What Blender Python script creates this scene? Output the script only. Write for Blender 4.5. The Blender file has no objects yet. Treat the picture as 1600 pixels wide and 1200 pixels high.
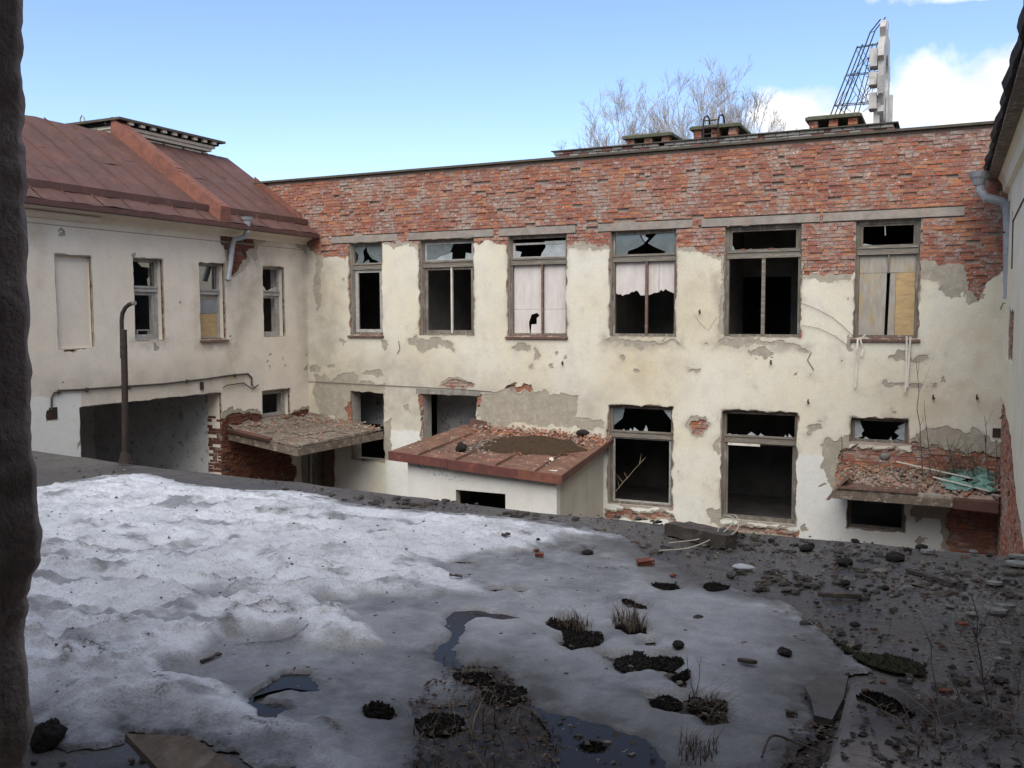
import bpy, math, random
import numpy as np
from mathutils import Matrix, Vector
random.seed(7); RNG = np.random.default_rng(7)
scene = bpy.context.scene
COL = scene.collection
rad = math.radians

# ------------------------------------------------------------------ camera (eye at the origin, z = 0 is eye height)
FPX, YAW, PIT, ROL = 1443.0, rad(25.28), rad(4.22), rad(-0.2)
_fw = np.array([-math.sin(YAW)*math.cos(PIT), math.cos(YAW)*math.cos(PIT), -math.sin(PIT)])
_rt = np.array([math.cos(YAW), math.sin(YAW), 0.0])
_up = np.cross(_rt, _fw)
_rt, _up = _rt*math.cos(ROL)+_up*math.sin(ROL), -_rt*math.sin(ROL)+_up*math.cos(ROL)
cam = bpy.data.objects.new('camera', bpy.data.cameras.new('camera'))
COL.objects.link(cam)
cam.data.sensor_width = 36.0
cam.data.lens = 36.0*FPX/1600.0
cam.data.clip_start = 0.05
cam.data.clip_end = 2000.0
cam.matrix_world = Matrix(((_rt[0], _up[0], -_fw[0], 0), (_rt[1], _up[1], -_fw[1], 0), (_rt[2], _up[2], -_fw[2], 0), (0, 0, 0, 1)))
scene.camera = cam

def on(ax, val, px, py):
    """the place in the yard where the sight line of a photo pixel meets the plane axis = val"""
    d = _rt*(px-800)/FPX - _up*(py-600)/FPX + _fw
    return d*(val/d[ax])

# ------------------------------------------------------------------ light
SUN_EL, SUN_AZ = rad(50), rad(168)          # azimuth clockwise from +Y
SUN_DIR = Vector((math.sin(SUN_AZ)*math.cos(SUN_EL), math.cos(SUN_AZ)*math.cos(SUN_EL), math.sin(SUN_EL)))
scene.view_settings.view_transform = 'Standard'
scene.view_settings.look = 'None'
scene.view_settings.exposure = 2.12
scene.view_settings.gamma = 1.0
scene.view_settings.use_curve_mapping = False
sun = bpy.data.objects.new('sun', bpy.data.lights.new('sun', 'SUN'))
COL.objects.link(sun)
sun.data.energy = 0.85
sun.data.angle = rad(55)
sun.data.color = (1.0, 0.95, 0.86)
sun.rotation_euler = (-SUN_DIR).to_track_quat('-Z', 'Y').to_euler()
sun.location = (-20, -20, 30)

world = bpy.data.worlds.new('World')
scene.world = world
world.use_nodes = True
wn, wl = world.node_tree.nodes, world.node_tree.links
wn.clear()
SKY_STRENGTH = 0.0515
def WN(t, **kw):
    n = wn.new(t)
    for k, v in kw.items(): setattr(n, k, v)
    return n
w_out = WN('ShaderNodeOutputWorld'); w_bg = WN('ShaderNodeBackground')
w_bg.inputs['Strength'].default_value = SKY_STRENGTH
sky = WN('ShaderNodeTexSky', sky_type='NISHITA', sun_disc=False)
sky.sun_elevation = SUN_EL; sky.sun_rotation = SUN_AZ
sky.air_density = 1.0; sky.dust_density = 0.25; sky.ozone_density = 2.2
tc = WN('ShaderNodeTexCoord')
# cloud noise over the sky: the bank in the north-east, plus added fill clouds
sep = WN('ShaderNodeSeparateXYZ'); wl.new(tc.outputs['Generated'], sep.inputs[0])
nz1 = WN('ShaderNodeTexNoise'); nz1.inputs['Scale'].default_value = 13.0; nz1.inputs['Detail'].default_value = 9.0; nz1.inputs['Roughness'].default_value = 0.55
wl.new(tc.outputs['Generated'], nz1.inputs['Vector'])
def wmath(op, a, b=None, clamp=False):
    n = WN('ShaderNodeMath', operation=op, use_clamp=clamp)
    for i, x in enumerate((a, b)):
        if x is None: continue
        if isinstance(x, (int, float)): n.inputs[i].default_value = x
        else: wl.new(x, n.inputs[i])
    return n.outputs[0]
def wblob(px, py, sx, sz):
    d = on(1, 1.0, px, py); d = d/np.linalg.norm(d)
    sub = WN('ShaderNodeVectorMath', operation='SUBTRACT'); wl.new(tc.outputs['Generated'], sub.inputs[0]); sub.inputs[1].default_value = tuple(d)
    sc_ = WN('ShaderNodeVectorMath', operation='MULTIPLY'); wl.new(sub.outputs[0], sc_.inputs[0]); sc_.inputs[1].default_value = (1/sx, 1/sx, 1/sz)
    ln = WN('ShaderNodeVectorMath', operation='LENGTH'); wl.new(sc_.outputs[0], ln.inputs[0])
    return wmath('SUBTRACT', 1.0, ln.outputs['Value'])
dens = wblob(1540, 155, 0.100, 0.038)
for b in ((1455, 135, 0.058, 0.034), (1430, 175, 0.06, 0.03), (1240, 172, 0.050, 0.032), (1310, 190, 0.06, 0.018), (1590, 120, 0.06, 0.030), (1560, -14, 0.05, 0.006), (1660, -80, 0.14, 0.025)):
    dens = wmath('MAXIMUM', dens, wblob(*b))
dens = wmath('MAXIMUM', dens, -0.55)
gen = WN('ShaderNodeTexNoise'); gen.inputs['Scale'].default_value = 1.6; gen.inputs['Detail'].default_value = 3.0
wl.new(tc.outputs['Generated'], gen.inputs['Vector'])
fill_cloud = wmath('MULTIPLY', wmath('SUBTRACT', wmath('MULTIPLY', sep.outputs[0], 0.45), wmath('ADD', sep.outputs[1], 0.0)), 3.0, True)
fill_cloud = wmath('MAXIMUM', fill_cloud, wmath('MULTIPLY', wmath('SUBTRACT', sep.outputs[2], 0.42), 4.0, True))     # clouds added out of view, behind and overhead, as white fill light
dens = wmath('ADD', dens, wmath('MULTIPLY', fill_cloud, wmath('MULTIPLY', wmath('SUBTRACT', gen.outputs[0], 0.27), 4.5, True)))
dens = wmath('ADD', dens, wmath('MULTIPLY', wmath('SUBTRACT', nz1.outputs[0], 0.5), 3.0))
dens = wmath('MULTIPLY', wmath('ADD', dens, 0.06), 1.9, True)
nz2 = WN('ShaderNodeTexNoise'); nz2.inputs['Scale'].default_value = 11.0; nz2.inputs['Detail'].default_value = 4.0
wl.new(tc.outputs['Generated'], nz2.inputs['Vector'])
cr = WN('ShaderNodeValToRGB'); wl.new(nz2.outputs[0], cr.inputs[0])
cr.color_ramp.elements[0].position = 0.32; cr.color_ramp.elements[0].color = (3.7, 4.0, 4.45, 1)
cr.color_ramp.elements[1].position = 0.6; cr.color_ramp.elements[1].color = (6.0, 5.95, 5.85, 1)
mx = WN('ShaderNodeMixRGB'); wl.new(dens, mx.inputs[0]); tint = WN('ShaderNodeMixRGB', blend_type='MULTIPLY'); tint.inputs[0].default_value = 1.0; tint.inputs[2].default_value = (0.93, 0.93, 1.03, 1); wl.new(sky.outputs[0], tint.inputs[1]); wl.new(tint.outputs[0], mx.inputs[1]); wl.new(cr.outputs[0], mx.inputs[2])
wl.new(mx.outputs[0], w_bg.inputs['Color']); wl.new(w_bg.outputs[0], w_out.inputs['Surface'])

# ------------------------------------------------------------------ helpers
YF, XL, XR, ZT, ZG = 20.4, -15.77, 0.98, -2.0, -5.2     # facades, terrace top, yard ground

def tag(o, label=None, cat=None, group=None, kind=None):
    if label: o['label'] = label
    if cat: o['category'] = cat
    if group: o['group'] = group
    if kind: o['kind'] = kind
    return o
def empty(name, loc, label, cat, group=None):
    o = bpy.data.objects.new(name, None); COL.objects.link(o)
    o.location = loc; o.empty_display_size = 0.1
    return tag(o, label, cat, group)
def link(name, me, parent=None, mat=None, label=None, kind=None):
    o = bpy.data.objects.new(name, me); COL.objects.link(o)
    if mat is not None and not me.materials: me.materials.append(mat)
    if parent is not None:
        o.parent = parent
        o.matrix_parent_inverse = PINV(parent)
    return tag(o, label, None, None, kind)
def PINV(p):
    """parts are modelled in world space: undo the place of the thing they belong to"""
    if p.parent is not None: return Matrix.Identity(4)
    return (Matrix.Translation(p.location) @ p.rotation_euler.to_matrix().to_4x4()).inverted()

def np_mesh(name, V, tris=None, quads=None, smooth=False, attrs=None):
    V = np.asarray(V, np.float32)
    parts, sizes = [], []
    if tris is not None and len(tris): parts.append(np.asarray(tris, np.int32).reshape(-1)); sizes.append(np.full(len(tris), 3, np.int32))
    if quads is not None and len(quads): parts.append(np.asarray(quads, np.int32).reshape(-1)); sizes.append(np.full(len(quads), 4, np.int32))
    li = np.concatenate(parts); sz = np.concatenate(sizes)
    me = bpy.data.meshes.new(name)
    me.vertices.add(len(V)); me.vertices.foreach_set('co', V.reshape(-1))
    me.loops.add(len(li)); me.loops.foreach_set('vertex_index', li)
    me.polygons.add(len(sz))
    st = np.concatenate(([0], np.cumsum(sz)[:-1])).astype(np.int32)
    me.polygons.foreach_set('loop_start', st)
    try: me.polygons.foreach_set('loop_total', sz)
    except Exception: pass
    me.polygons.foreach_set('use_smooth', np.full(len(sz), smooth, bool))
    me.update(calc_edges=True)
    for k, a in (attrs or {}).items():
        at = me.attributes.new(k, 'FLOAT', 'POINT'); at.data.foreach_set('value', np.asarray(a, np.float32))
    return me

class MB:
    """collects faces for ONE mesh object"""
    def __init__(s): s.v, s.f, s.c, s.col = [], [], [], (1, 1, 1)
    def add(s, vs, fs):
        n = len(s.v); s.v += [tuple(map(float, p)) for p in vs]
        for f in fs: s.f.append(tuple(i+n for i in f)); s.c.append(s.col)
        return s
    def hexa(s, p):
        """8 corners: bottom ring 0-3, top ring 4-7"""
        return s.add(p, [(0, 3, 2, 1), (4, 5, 6, 7), (0, 1, 5, 4), (1, 2, 6, 5), (2, 3, 7, 6), (3, 0, 4, 7)])
    def box(s, a, b):
        (x0, y0, z0), (x1, y1, z1) = a, b
        return s.hexa([(x0, y0, z0), (x1, y0, z0), (x1, y1, z0), (x0, y1, z0), (x0, y0, z1), (x1, y0, z1), (x1, y1, z1), (x0, y1, z1)])
    def tube(s, pts, r, n=6, r1=None, cap=True):
        pts = [Vector(p) for p in pts]; r1 = r if r1 is None else r1
        rings = []; m = len(pts); up = None
        for i, p in enumerate(pts):
            t = (pts[min(i+1, m-1)]-pts[max(i-1, 0)])
            t = t.normalized() if t.length > 1e-9 else Vector((0, 0, 1))
            if up is None:
                up = t.orthogonal().normalized()
            up = (up - t*up.dot(t)); up = up.normalized() if up.length > 1e-6 else t.orthogonal().normalized()
            w = t.cross(up); rr = r+(r1-r)*i/max(1, m-1)
            rings.append([p+(up*math.cos(a)+w*math.sin(a))*rr for a in (2*math.pi*k/n for k in range(n))])
        vs = [q for rg in rings for q in rg]
        fs = [(i*n+k, i*n+(k+1) % n, (i+1)*n+(k+1) % n, (i+1)*n+k) for i in range(m-1) for k in range(n)]
        if cap: fs += [tuple(range(n-1, -1, -1)), tuple((m-1)*n+k for k in range(n))]
        return s.add(vs, fs)
    def prism(s, ring, off):
        """polygon extruded by a vector"""
        n = len(ring); a = [tuple(p) for p in ring]; b = [tuple(np.add(p, off)) for p in ring]
        return s.add(a+b, [tuple(range(n-1, -1, -1)), tuple(range(n, 2*n))]+[(i, (i+1) % n, n+(i+1) % n, n+i) for i in range(n)])
    def mesh(s, name, smooth=False):
        me = bpy.data.meshes.new(name); me.from_pydata(s.v, [], s.f)
        if any(c != (1, 1, 1) for c in s.c):
            at = me.attributes.new('col', 'FLOAT_COLOR', 'FACE')
            at.data.foreach_set('color', np.array([(*c, 1) for c in s.c], np.float32).reshape(-1))
        if smooth: me.polygons.foreach_set('use_smooth', [True]*len(me.polygons))
        me.update(); return me
    def build(s, name, mat, parent=None, label=None, kind=None, smooth=False):
        return link(name, s.mesh(name, smooth), parent, mat, label, kind)

# ---- noise and fields
def _hash(x, y, s):
    h = (x.astype(np.int64)*374761393 + y.astype(np.int64)*668265263 + s*974634777) & 0xffffffff
    h = ((h ^ (h >> 13))*1274126177) & 0xffffffff
    h = ((h ^ (h >> 16))*2246822519) & 0xffffffff
    return ((h ^ (h >> 15)) & 0xffff)/65535.0
def vnoise(x, y, s=0):
    x = np.asarray(x, float); y = np.asarray(y, float)
    xi, yi = np.floor(x), np.floor(y); fx, fy = x-xi, y-yi
    fx = fx*fx*fx*(fx*(fx*6-15)+10); fy = fy*fy*fy*(fy*(fy*6-15)+10)
    a, b, c, d = _hash(xi, yi, s), _hash(xi+1, yi, s), _hash(xi, yi+1, s), _hash(xi+1, yi+1, s)
    return (a*(1-fx)+b*fx)*(1-fy)+(c*(1-fx)+d*fx)*fy
def fbm(x, y, s=0, o=4, g=0.5):
    r = 0; a = 1; t = 0
    for i in range(o):
        r = r+a*vnoise(x*2**i+17.3*i, y*2**i-9.1*i, s+i); t += a; a *= g
    return r/t-0.5
def sdf_poly(U, V, poly):
    """signed distance to a polygon, negative inside"""
    P = np.asarray(poly, float); d = np.full(U.shape, 1e9); ins = np.zeros(U.shape, bool)
    n = len(P)
    for i in range(n):
        a, b = P[i], P[(i+1) % n]; e = b-a; l2 = max(e@e, 1e-12)
        t = np.clip(((U-a[0])*e[0]+(V-a[1])*e[1])/l2, 0, 1)
        d = np.minimum(d, (U-a[0]-t*e[0])**2+(V-a[1]-t*e[1])**2)
        if a[1] != b[1]:
            c = ((a[1] > V) != (b[1] > V)) & (U < (b[0]-a[0])*(V-a[1])/(b[1]-a[1])+a[0])
            ins ^= c
    d = np.sqrt(d); return np.where(ins, -d, d)
def sdf_rect(U, V, r):
    u0, u1, v0, v1 = r
    dx = np.maximum(u0-U, U-u1); dy = np.maximum(v0-V, V-v1)
    return np.minimum(np.maximum(dx, dy), 0)+np.hypot(np.maximum(dx, 0), np.maximum(dy, 0))
def local_min(F, US, VS, poly, warp=(0, 0), m=0.5):
    """F = min(F, sdf of poly), evaluated only near the polygon"""
    P = np.asarray(poly); us, vs = US[:, 0], VS[0, :]
    i0, i1 = np.searchsorted(us, [P[:, 0].min()-m, P[:, 0].max()+m]); j0, j1 = np.searchsorted(vs, [P[:, 1].min()-m, P[:, 1].max()+m])
    if i1 <= i0 or j1 <= j0: return
    s = (slice(i0, i1), slice(j0, j1))
    wx = warp[0][s] if not np.isscalar(warp[0]) else 0; wy = warp[1][s] if not np.isscalar(warp[1]) else 0
    F[s] = np.minimum(F[s], sdf_poly(US[s]+wx, VS[s]+wy, P))

def iso_sheet(us, vs, F, attrs):
    """triangles of the region F > 0 on a grid; returns u, v, attributes, tris, boundary segments"""
    nu, nv = len(us), len(vs); idx = np.arange(nu*nv).reshape(nu, nv)
    a, b, c, d = idx[:-1, :-1].ravel(), idx[1:, :-1].ravel(), idx[1:, 1:].ravel(), idx[:-1, 1:].ravel()
    T = np.concatenate([np.stack([a, b, c], 1), np.stack([a, c, d], 1)])
    f = F.ravel(); ins = f > 0; I = ins[T]; cnt = I.sum(1)
    full = T[cnt == 3]
    N = nu*nv
    def rolled(sel, want):
        t = T[sel]; k = np.argmax(I[sel] == want, 1); r = np.arange(len(t))
        return t[r, k], t[r, (k+1) % 3], t[r, (k+2) % 3]
    p1, q1, r1 = rolled(cnt == 1, True); p2, q2, r2 = rolled(cnt == 2, False)
    ek = lambda x, y: np.minimum(x, y)*np.int64(N)+np.maximum(x, y)
    keys = np.concatenate([ek(p1, q1), ek(p1, r1), ek(p2, q2), ek(p2, r2)])
    uk, inv = np.unique(keys, return_inverse=True); inv = inv+N
    n1, n2 = len(p1), len(p2)
    e1, e2, e3, e4 = inv[:n1], inv[n1:2*n1], inv[2*n1:2*n1+n2], inv[2*n1+n2:]
    tris = np.concatenate([full, np.stack([p1, e1, e2], 1), np.stack([q2, r2, e4], 1), np.stack([q2, e4, e3], 1)])
    segs = np.concatenate([np.stack([e1, e2], 1), np.stack([e4, e3], 1)])
    A, B = uk//N, uk % N; t = f[A]/(f[A]-f[B]+1e-12)
    U, V = np.meshgrid(us, vs, indexing='ij')
    lerp = lambda g: np.concatenate([g.ravel(), g.ravel()[A]*(1-t)+g.ravel()[B]*t])
    uu, vv = lerp(U), lerp(V); at = {k: lerp(g) for k, g in attrs.items()}
    used = np.unique(tris); mp = np.full(len(uu), -1, np.int64); mp[used] = np.arange(len(used))
    return uu[used], vv[used], {k: g[used] for k, g in at.items()}, mp[tris], mp[segs]

class Fac:
    """a wall face: u along it, v up (world z), d inwards from its outer plane"""
    def __init__(s, O, U, N): s.O, s.U, s.N = np.array(O, float), np.array(U, float), np.array(N, float); s.ax = int(np.argmax(np.abs(s.N)))
    def p(s, u, v, d=0.0): return s.O+s.U*u+s.N*d+np.array([0, 0, v])
    def px(s, pts):
        out = []
        for q in pts:
            w = on(s.ax, s.O[s.ax], *q); out.append((float((w-s.O)@s.U), float(w[2])))
        return out
    def box(s, mb, u0, u1, v0, v1, d0, d1):
        return mb.hexa([s.p(u0, v0, d0), s.p(u1, v0, d0), s.p(u1, v0, d1), s.p(u0, v0, d1), s.p(u0, v1, d0), s.p(u1, v1, d0), s.p(u1, v1, d1), s.p(u0, v1, d1)])
    def plate(s, mb, pts, d, th):
        return mb.prism([s.p(u, v, d) for u, v in pts], s.N*th)
MAIN = Fac((0, YF, 0), (1, 0, 0), (0, 1, 0))
LEFT = Fac((XL, 0, 0), (0, 1, 0), (-1, 0, 0))
RIGHT = Fac((XR, 0, 0), (0, 1, 0), (1, 0, 0))
# ------------------------------------------------------------------ materials
def material(name):
    m = bpy.data.materials.new(name); m.use_nodes = True
    nt = m.node_tree; nt.nodes.clear()
    return m, G(nt)
class G:
    """short-hand for building a node graph"""
    def __init__(s, nt):
        s.nt = nt; s.N = nt.nodes; s.L = nt.links
        s.geo = s.N.new('ShaderNodeNewGeometry'); s.pos = s.geo.outputs['Position']
    def inp(s, sock, v):
        if v is None: return
        if hasattr(v, 'is_output'): s.L.new(v, sock)
        elif isinstance(v, (tuple, list)) and len(v) == 3 and sock.type == 'RGBA': sock.default_value = (*v, 1)
        else: sock.default_value = v
    def scale(s, v, sc):
        n = s.N.new('ShaderNodeVectorMath'); n.operation = 'MULTIPLY'; s.inp(n.inputs[0], v); n.inputs[1].default_value = sc; return n.outputs[0]
    def noise(s, sc, det=4, rough=0.55, vec=None, dist=0.0):
        n = s.N.new('ShaderNodeTexNoise'); n.inputs['Scale'].default_value = sc; n.inputs['Detail'].default_value = det; n.inputs['Roughness'].default_value = rough
        n.inputs['Distortion'].default_value = dist
        s.L.new(vec if vec is not None else s.pos, n.inputs['Vector']); return n.outputs[0]
    def vor(s, sc, vec=None, feat='F1'):
        n = s.N.new('ShaderNodeTexVoronoi'); n.feature = feat; n.inputs['Scale'].default_value = sc
        s.L.new(vec if vec is not None else s.pos, n.inputs['Vector']); return n.outputs[0]
    def ramp(s, v, a, b, lo=0.0, hi=1.0):
        n = s.N.new('ShaderNodeMapRange'); s.inp(n.inputs[0], v)
        for i, x in enumerate((a, b, lo, hi)): n.inputs[i+1].default_value = x
        return n.outputs[0]
    def mix(s, f, a, b, mode='MIX'):
        n = s.N.new('ShaderNodeMixRGB'); n.blend_type = mode; s.inp(n.inputs[0], f); s.inp(n.inputs[1], a); s.inp(n.inputs[2], b); return n.outputs[0]
    def math(s, op, a, b=None, clamp=False):
        n = s.N.new('ShaderNodeMath'); n.operation = op; n.use_clamp = clamp; s.inp(n.inputs[0], a); s.inp(n.inputs[1], b); return n.outputs[0]
    def attr(s, name, kind='Fac'):
        n = s.N.new('ShaderNodeAttribute'); n.attribute_name = name; return n.outputs[kind]
    def objrand(s):
        return s.N.new('ShaderNodeObjectInfo').outputs['Random']
    def bump(s, h, st=0.3, dist=0.02):
        n = s.N.new('ShaderNodeBump'); n.inputs['Strength'].default_value = st; n.inputs['Distance'].default_value = dist; s.inp(n.inputs['Height'], h); return n.outputs[0]
    def out(s, col, rough=0.9, normal=None, metal=0.0, spec=0.3):
        b = s.N.new('ShaderNodeBsdfPrincipled'); s.inp(b.inputs['Base Color'], col); s.inp(b.inputs['Roughness'], rough); s.inp(b.inputs['Metallic'], metal)
        s.inp(b.inputs['Specular IOR Level'], spec)
        if normal is not None: s.L.new(normal, b.inputs['Normal'])
        o = s.N.new('ShaderNodeOutputMaterial'); s.L.new(b.outputs[0], o.inputs['Surface']); return b

def plaster_mat(name, base, warm, grey, white=(0.72, 0.72, 0.69)):
    m, g = material(name)
    big = g.noise(0.55, 5, 0.6); mid = g.noise(2.3, 6, 0.62); fine = g.noise(38, 3)
    streak = g.noise(1.0, 5, 0.6, g.scale(g.pos, (5.5, 5.5, 0.45)))
    c = g.mix(g.ramp(big, 0.38, 0.66), base, warm)
    c = g.mix(g.ramp(mid, 0.46, 0.72, 0, 0.75), c, grey)
    c = g.mix(g.ramp(streak, 0.54, 0.74, 0, 0.5), c, g.mix(0.5, grey, warm))
    c = g.mix(g.math('MULTIPLY', g.attr('stain_tone'), g.ramp(mid, 0.25, 0.6, 0.4, 1)), c, (0.26, 0.225, 0.18))
    c = g.mix(g.math('MULTIPLY', g.attr('ochre'), g.ramp(mid, 0.3, 0.6, 0.3, 1)), c, (0.46, 0.36, 0.215))
    wm = g.math('MULTIPLY', g.attr('white'), g.ramp(g.noise(5, 5, 0.7), 0.28, 0.42), True)
    c = g.mix(wm, c, g.mix(g.ramp(mid, 0.4, 0.7, 0, 0.35), white, grey))
    c = g.mix(g.ramp(g.noise(14, 5, 0.7), 0.62, 0.72, 0, 0.35), c, (0.24, 0.21, 0.17))
    c = g.mix(g.ramp(fine, 0.3, 0.7, 0, 0.16), c, (0.2, 0.18, 0.15))
    h = g.math('ADD', g.math('MULTIPLY', mid, 1.0), g.math('MULTIPLY', fine, 0.16))
    g.out(c, 0.92, g.bump(h, 0.5, 0.02))
    return m
M = {}
M['plaster'] = plaster_mat('plaster_cream', (0.68, 0.65, 0.56), (0.66, 0.60, 0.455), (0.58, 0.55, 0.48))
M['plaster_left'] = plaster_mat('plaster_pinkish', (0.77, 0.705, 0.61), (0.73, 0.64, 0.52), (0.64, 0.58, 0.50))
M['plaster_right'] = plaster_mat('plaster_pale', (0.84, 0.80, 0.66), (0.80, 0.74, 0.56), (0.70, 0.66, 0.54))

def rough_mat(name, a, b, sc=6, rough=0.92, bump=0.5, c=None, csc=20, cth=(0.55, 0.7), metal=0.0, spec=0.3, dist=0.02, vec=None):
    m, g = material(name)
    v = g.scale(g.pos, vec) if vec else None
    n = g.noise(sc, 6, 0.62, v); col = g.mix(g.ramp(n, 0.35, 0.66), a, b)
    if c is not None: col = g.mix(g.ramp(g.noise(csc, 5, 0.65, v), *cth), col, c)
    h = g.math('ADD', n, g.math('MULTIPLY', g.noise(sc*8, 3, 0.6, v), 0.3))
    g.out(col, rough, g.bump(h, bump, dist), metal, spec); return m
M['render'] = rough_mat('grey_render', (0.36, 0.325, 0.265), (0.285, 0.255, 0.205), 5, c=(0.42, 0.385, 0.32), csc=9)
M['mortar'] = rough_mat('old_mortar', (0.36, 0.29, 0.24), (0.28, 0.215, 0.175), 7, bump=0.8, c=(0.34, 0.19, 0.14), csc=5, cth=(0.5, 0.7))
M['lintel'] = rough_mat('stained_lintel', (0.31, 0.285, 0.25), (0.21, 0.185, 0.165), 4, bump=0.9, c=(0.33, 0.235, 0.19), csc=5, cth=(0.5, 0.66))
M['mortar_dark'] = rough_mat('sooty_mortar', (0.20, 0.165, 0.14), (0.14, 0.11, 0.095), 7, bump=0.8, c=(0.22, 0.11, 0.08), csc=5, cth=(0.5, 0.7))
M['concrete'] = rough_mat('concrete', (0.27, 0.255, 0.225), (0.17, 0.16, 0.145), 5, bump=0.9, c=(0.38, 0.35, 0.31), csc=9, cth=(0.56, 0.68))
M['slab'] = rough_mat('weathered_slab', (0.21, 0.165, 0.13), (0.11, 0.085, 0.068), 5, bump=1.0, c=(0.36, 0.33, 0.29), csc=11, cth=(0.56, 0.66))
M['wood'] = rough_mat('grey_wood', (0.20, 0.175, 0.145), (0.11, 0.095, 0.08), 8, c=(0.32, 0.29, 0.25), csc=12, vec=(1, 1, 0.25))
M['wood_bar'] = rough_mat('grey_wood_bar', (0.22, 0.195, 0.165), (0.13, 0.115, 0.095), 8, c=(0.34, 0.31, 0.27), csc=10, vec=(0.25, 1, 3))
M['wood_pale'] = rough_mat('flaking_white_wood', (0.40, 0.39, 0.37), (0.27, 0.258, 0.24), 7, c=(0.2, 0.18, 0.15), csc=18, cth=(0.58, 0.66))
M['wood_brown'] = rough_mat('brown_painted_wood', (0.17, 0.105, 0.08), (0.11, 0.07, 0.055), 9, rough=0.75, c=(0.25, 0.2, 0.16), csc=16)
M['sill'] = rough_mat('rusty_sill', (0.15, 0.085, 0.065), (0.09, 0.055, 0.045), 9, rough=0.8, c=(0.22, 0.17, 0.14), csc=14)
M['board_pale'] = rough_mat('pale_plywood', (0.62, 0.575, 0.545), (0.52, 0.475, 0.45), 3, bump=0.15, c=(0.50, 0.40, 0.29), csc=2.2, cth=(0.56, 0.8), vec=(2.5, 2.5, 0.6))
M['board_grey'] = rough_mat('grey_plywood', (0.36, 0.34, 0.30), (0.27, 0.245, 0.21), 4, bump=0.2, c=(0.40, 0.29, 0.15), csc=3, cth=(0.52, 0.7), vec=(3, 3, 0.7))
M['board_ochre'] = rough_mat('ochre_plywood', (0.48, 0.34, 0.17), (0.37, 0.26, 0.14), 5, bump=0.2, c=(0.30, 0.22, 0.13), csc=7, cth=(0.55, 0.72), vec=(0.8, 0.8, 2.5))
M['board_blue'] = rough_mat('blue_grey_board', (0.27, 0.28, 0.29), (0.21, 0.22, 0.23), 4, bump=0.15)
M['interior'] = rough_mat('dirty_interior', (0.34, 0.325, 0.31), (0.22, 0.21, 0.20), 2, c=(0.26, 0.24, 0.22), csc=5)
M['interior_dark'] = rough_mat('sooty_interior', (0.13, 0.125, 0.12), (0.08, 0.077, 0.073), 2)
M['interior_pale'] = rough_mat('pale_interior', (0.58, 0.58, 0.58), (0.45, 0.45, 0.45), 2, c=(0.2, 0.2, 0.2), csc=6)
M['galv'] = rough_mat('galvanised', (0.36, 0.375, 0.39), (0.27, 0.285, 0.30), 5, rough=0.6, bump=0.1, metal=0.2, c=(0.2, 0.2, 0.2), csc=12, cth=(0.62, 0.7))
M['rust_roof'] = rough_mat('rusty_sheet_roof', (0.115, 0.055, 0.045), (0.078, 0.042, 0.036), 1.6, rough=0.75, bump=0.15, c=(0.16, 0.08, 0.06), csc=3.2, cth=(0.5, 0.75))
M['rust_red'] = rough_mat('red_rust', (0.22, 0.085, 0.058), (0.14, 0.06, 0.043), 5, rough=0.75, bump=0.3, c=(0.10, 0.045, 0.035), csc=8)
M['porch_roof'] = rough_mat('porch_roof_sheet', (0.165, 0.085, 0.058), (0.105, 0.056, 0.042), 3, rough=0.7, bump=0.2, c=(0.26, 0.16, 0.12), csc=5, cth=(0.52, 0.7))
M['fascia'] = rough_mat('fascia_sheet', (0.15, 0.055, 0.047), (0.10, 0.042, 0.037), 3, rough=0.7, bump=0.15, c=(0.24, 0.075, 0.06), csc=4)
M['iron'] = rough_mat('dark_iron', (0.042, 0.03, 0.026), (0.028, 0.022, 0.02), 14, rough=0.85, c=(0.07, 0.04, 0.028), csc=10)
M['steel_dark'] = rough_mat('sign_steel', (0.035, 0.04, 0.05), (0.03, 0.03, 0.035), 8, rough=0.6)
M['sign_white'] = rough_mat('weathered_white_tin', (0.52, 0.50, 0.48), (0.34, 0.315, 0.30), 3, rough=0.6, bump=0.1, c=(0.22, 0.15, 0.11), csc=4, cth=(0.62, 0.72))
M['cap'] = rough_mat('parapet_cap', (0.07, 0.062, 0.05), (0.10, 0.085, 0.07), 4, c=(0.09, 0.095, 0.05), csc=5)
M['mosscap'] = rough_mat('mossy_concrete', (0.10, 0.10, 0.068), (0.07, 0.075, 0.045), 7, c=(0.15, 0.15, 0.12), csc=10)
M['jamb'] = rough_mat('dark_rough_jamb', (0.50, 0.42, 0.37), (0.28, 0.23, 0.20), 9, bump=0.5, c=(0.27, 0.23, 0.20), csc=16, cth=(0.55, 0.7))
M['moss'] = rough_mat('moss', (0.008, 0.006, 0.004), (0.015, 0.012, 0.007), 22, bump=1.0, c=(0.03, 0.02, 0.012), csc=45, dist=.05)
M['moss_green'] = rough_mat('green_moss', (0.032, 0.031, 0.009), (0.015, 0.014, 0.006), 20, bump=1.0, c=(0.055, 0.048, 0.016), csc=50, dist=.05)
M['moss_brown'] = rough_mat('brown_moss', (0.085, 0.05, 0.028), (0.048, 0.032, 0.018), 24, bump=1.0, c=(0.13, 0.08, 0.045), csc=40, dist=.05)
M['clod'] = rough_mat('dark_clod', (0.022, 0.019, 0.017), (0.04, 0.034, 0.029), 30, bump=1.0, dist=.06, c=(0.06, 0.05, 0.04), csc=60)
M['stone'] = rough_mat('pale_stone', (0.22, 0.205, 0.185), (0.13, 0.12, 0.11), 16, bump=1.0)
M['slate'] = rough_mat('pale_slate_piece', (0.22, 0.225, 0.21), (0.13, 0.132, 0.125), 8, bump=0.5, c=(0.30, 0.31, 0.29), csc=12)
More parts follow.
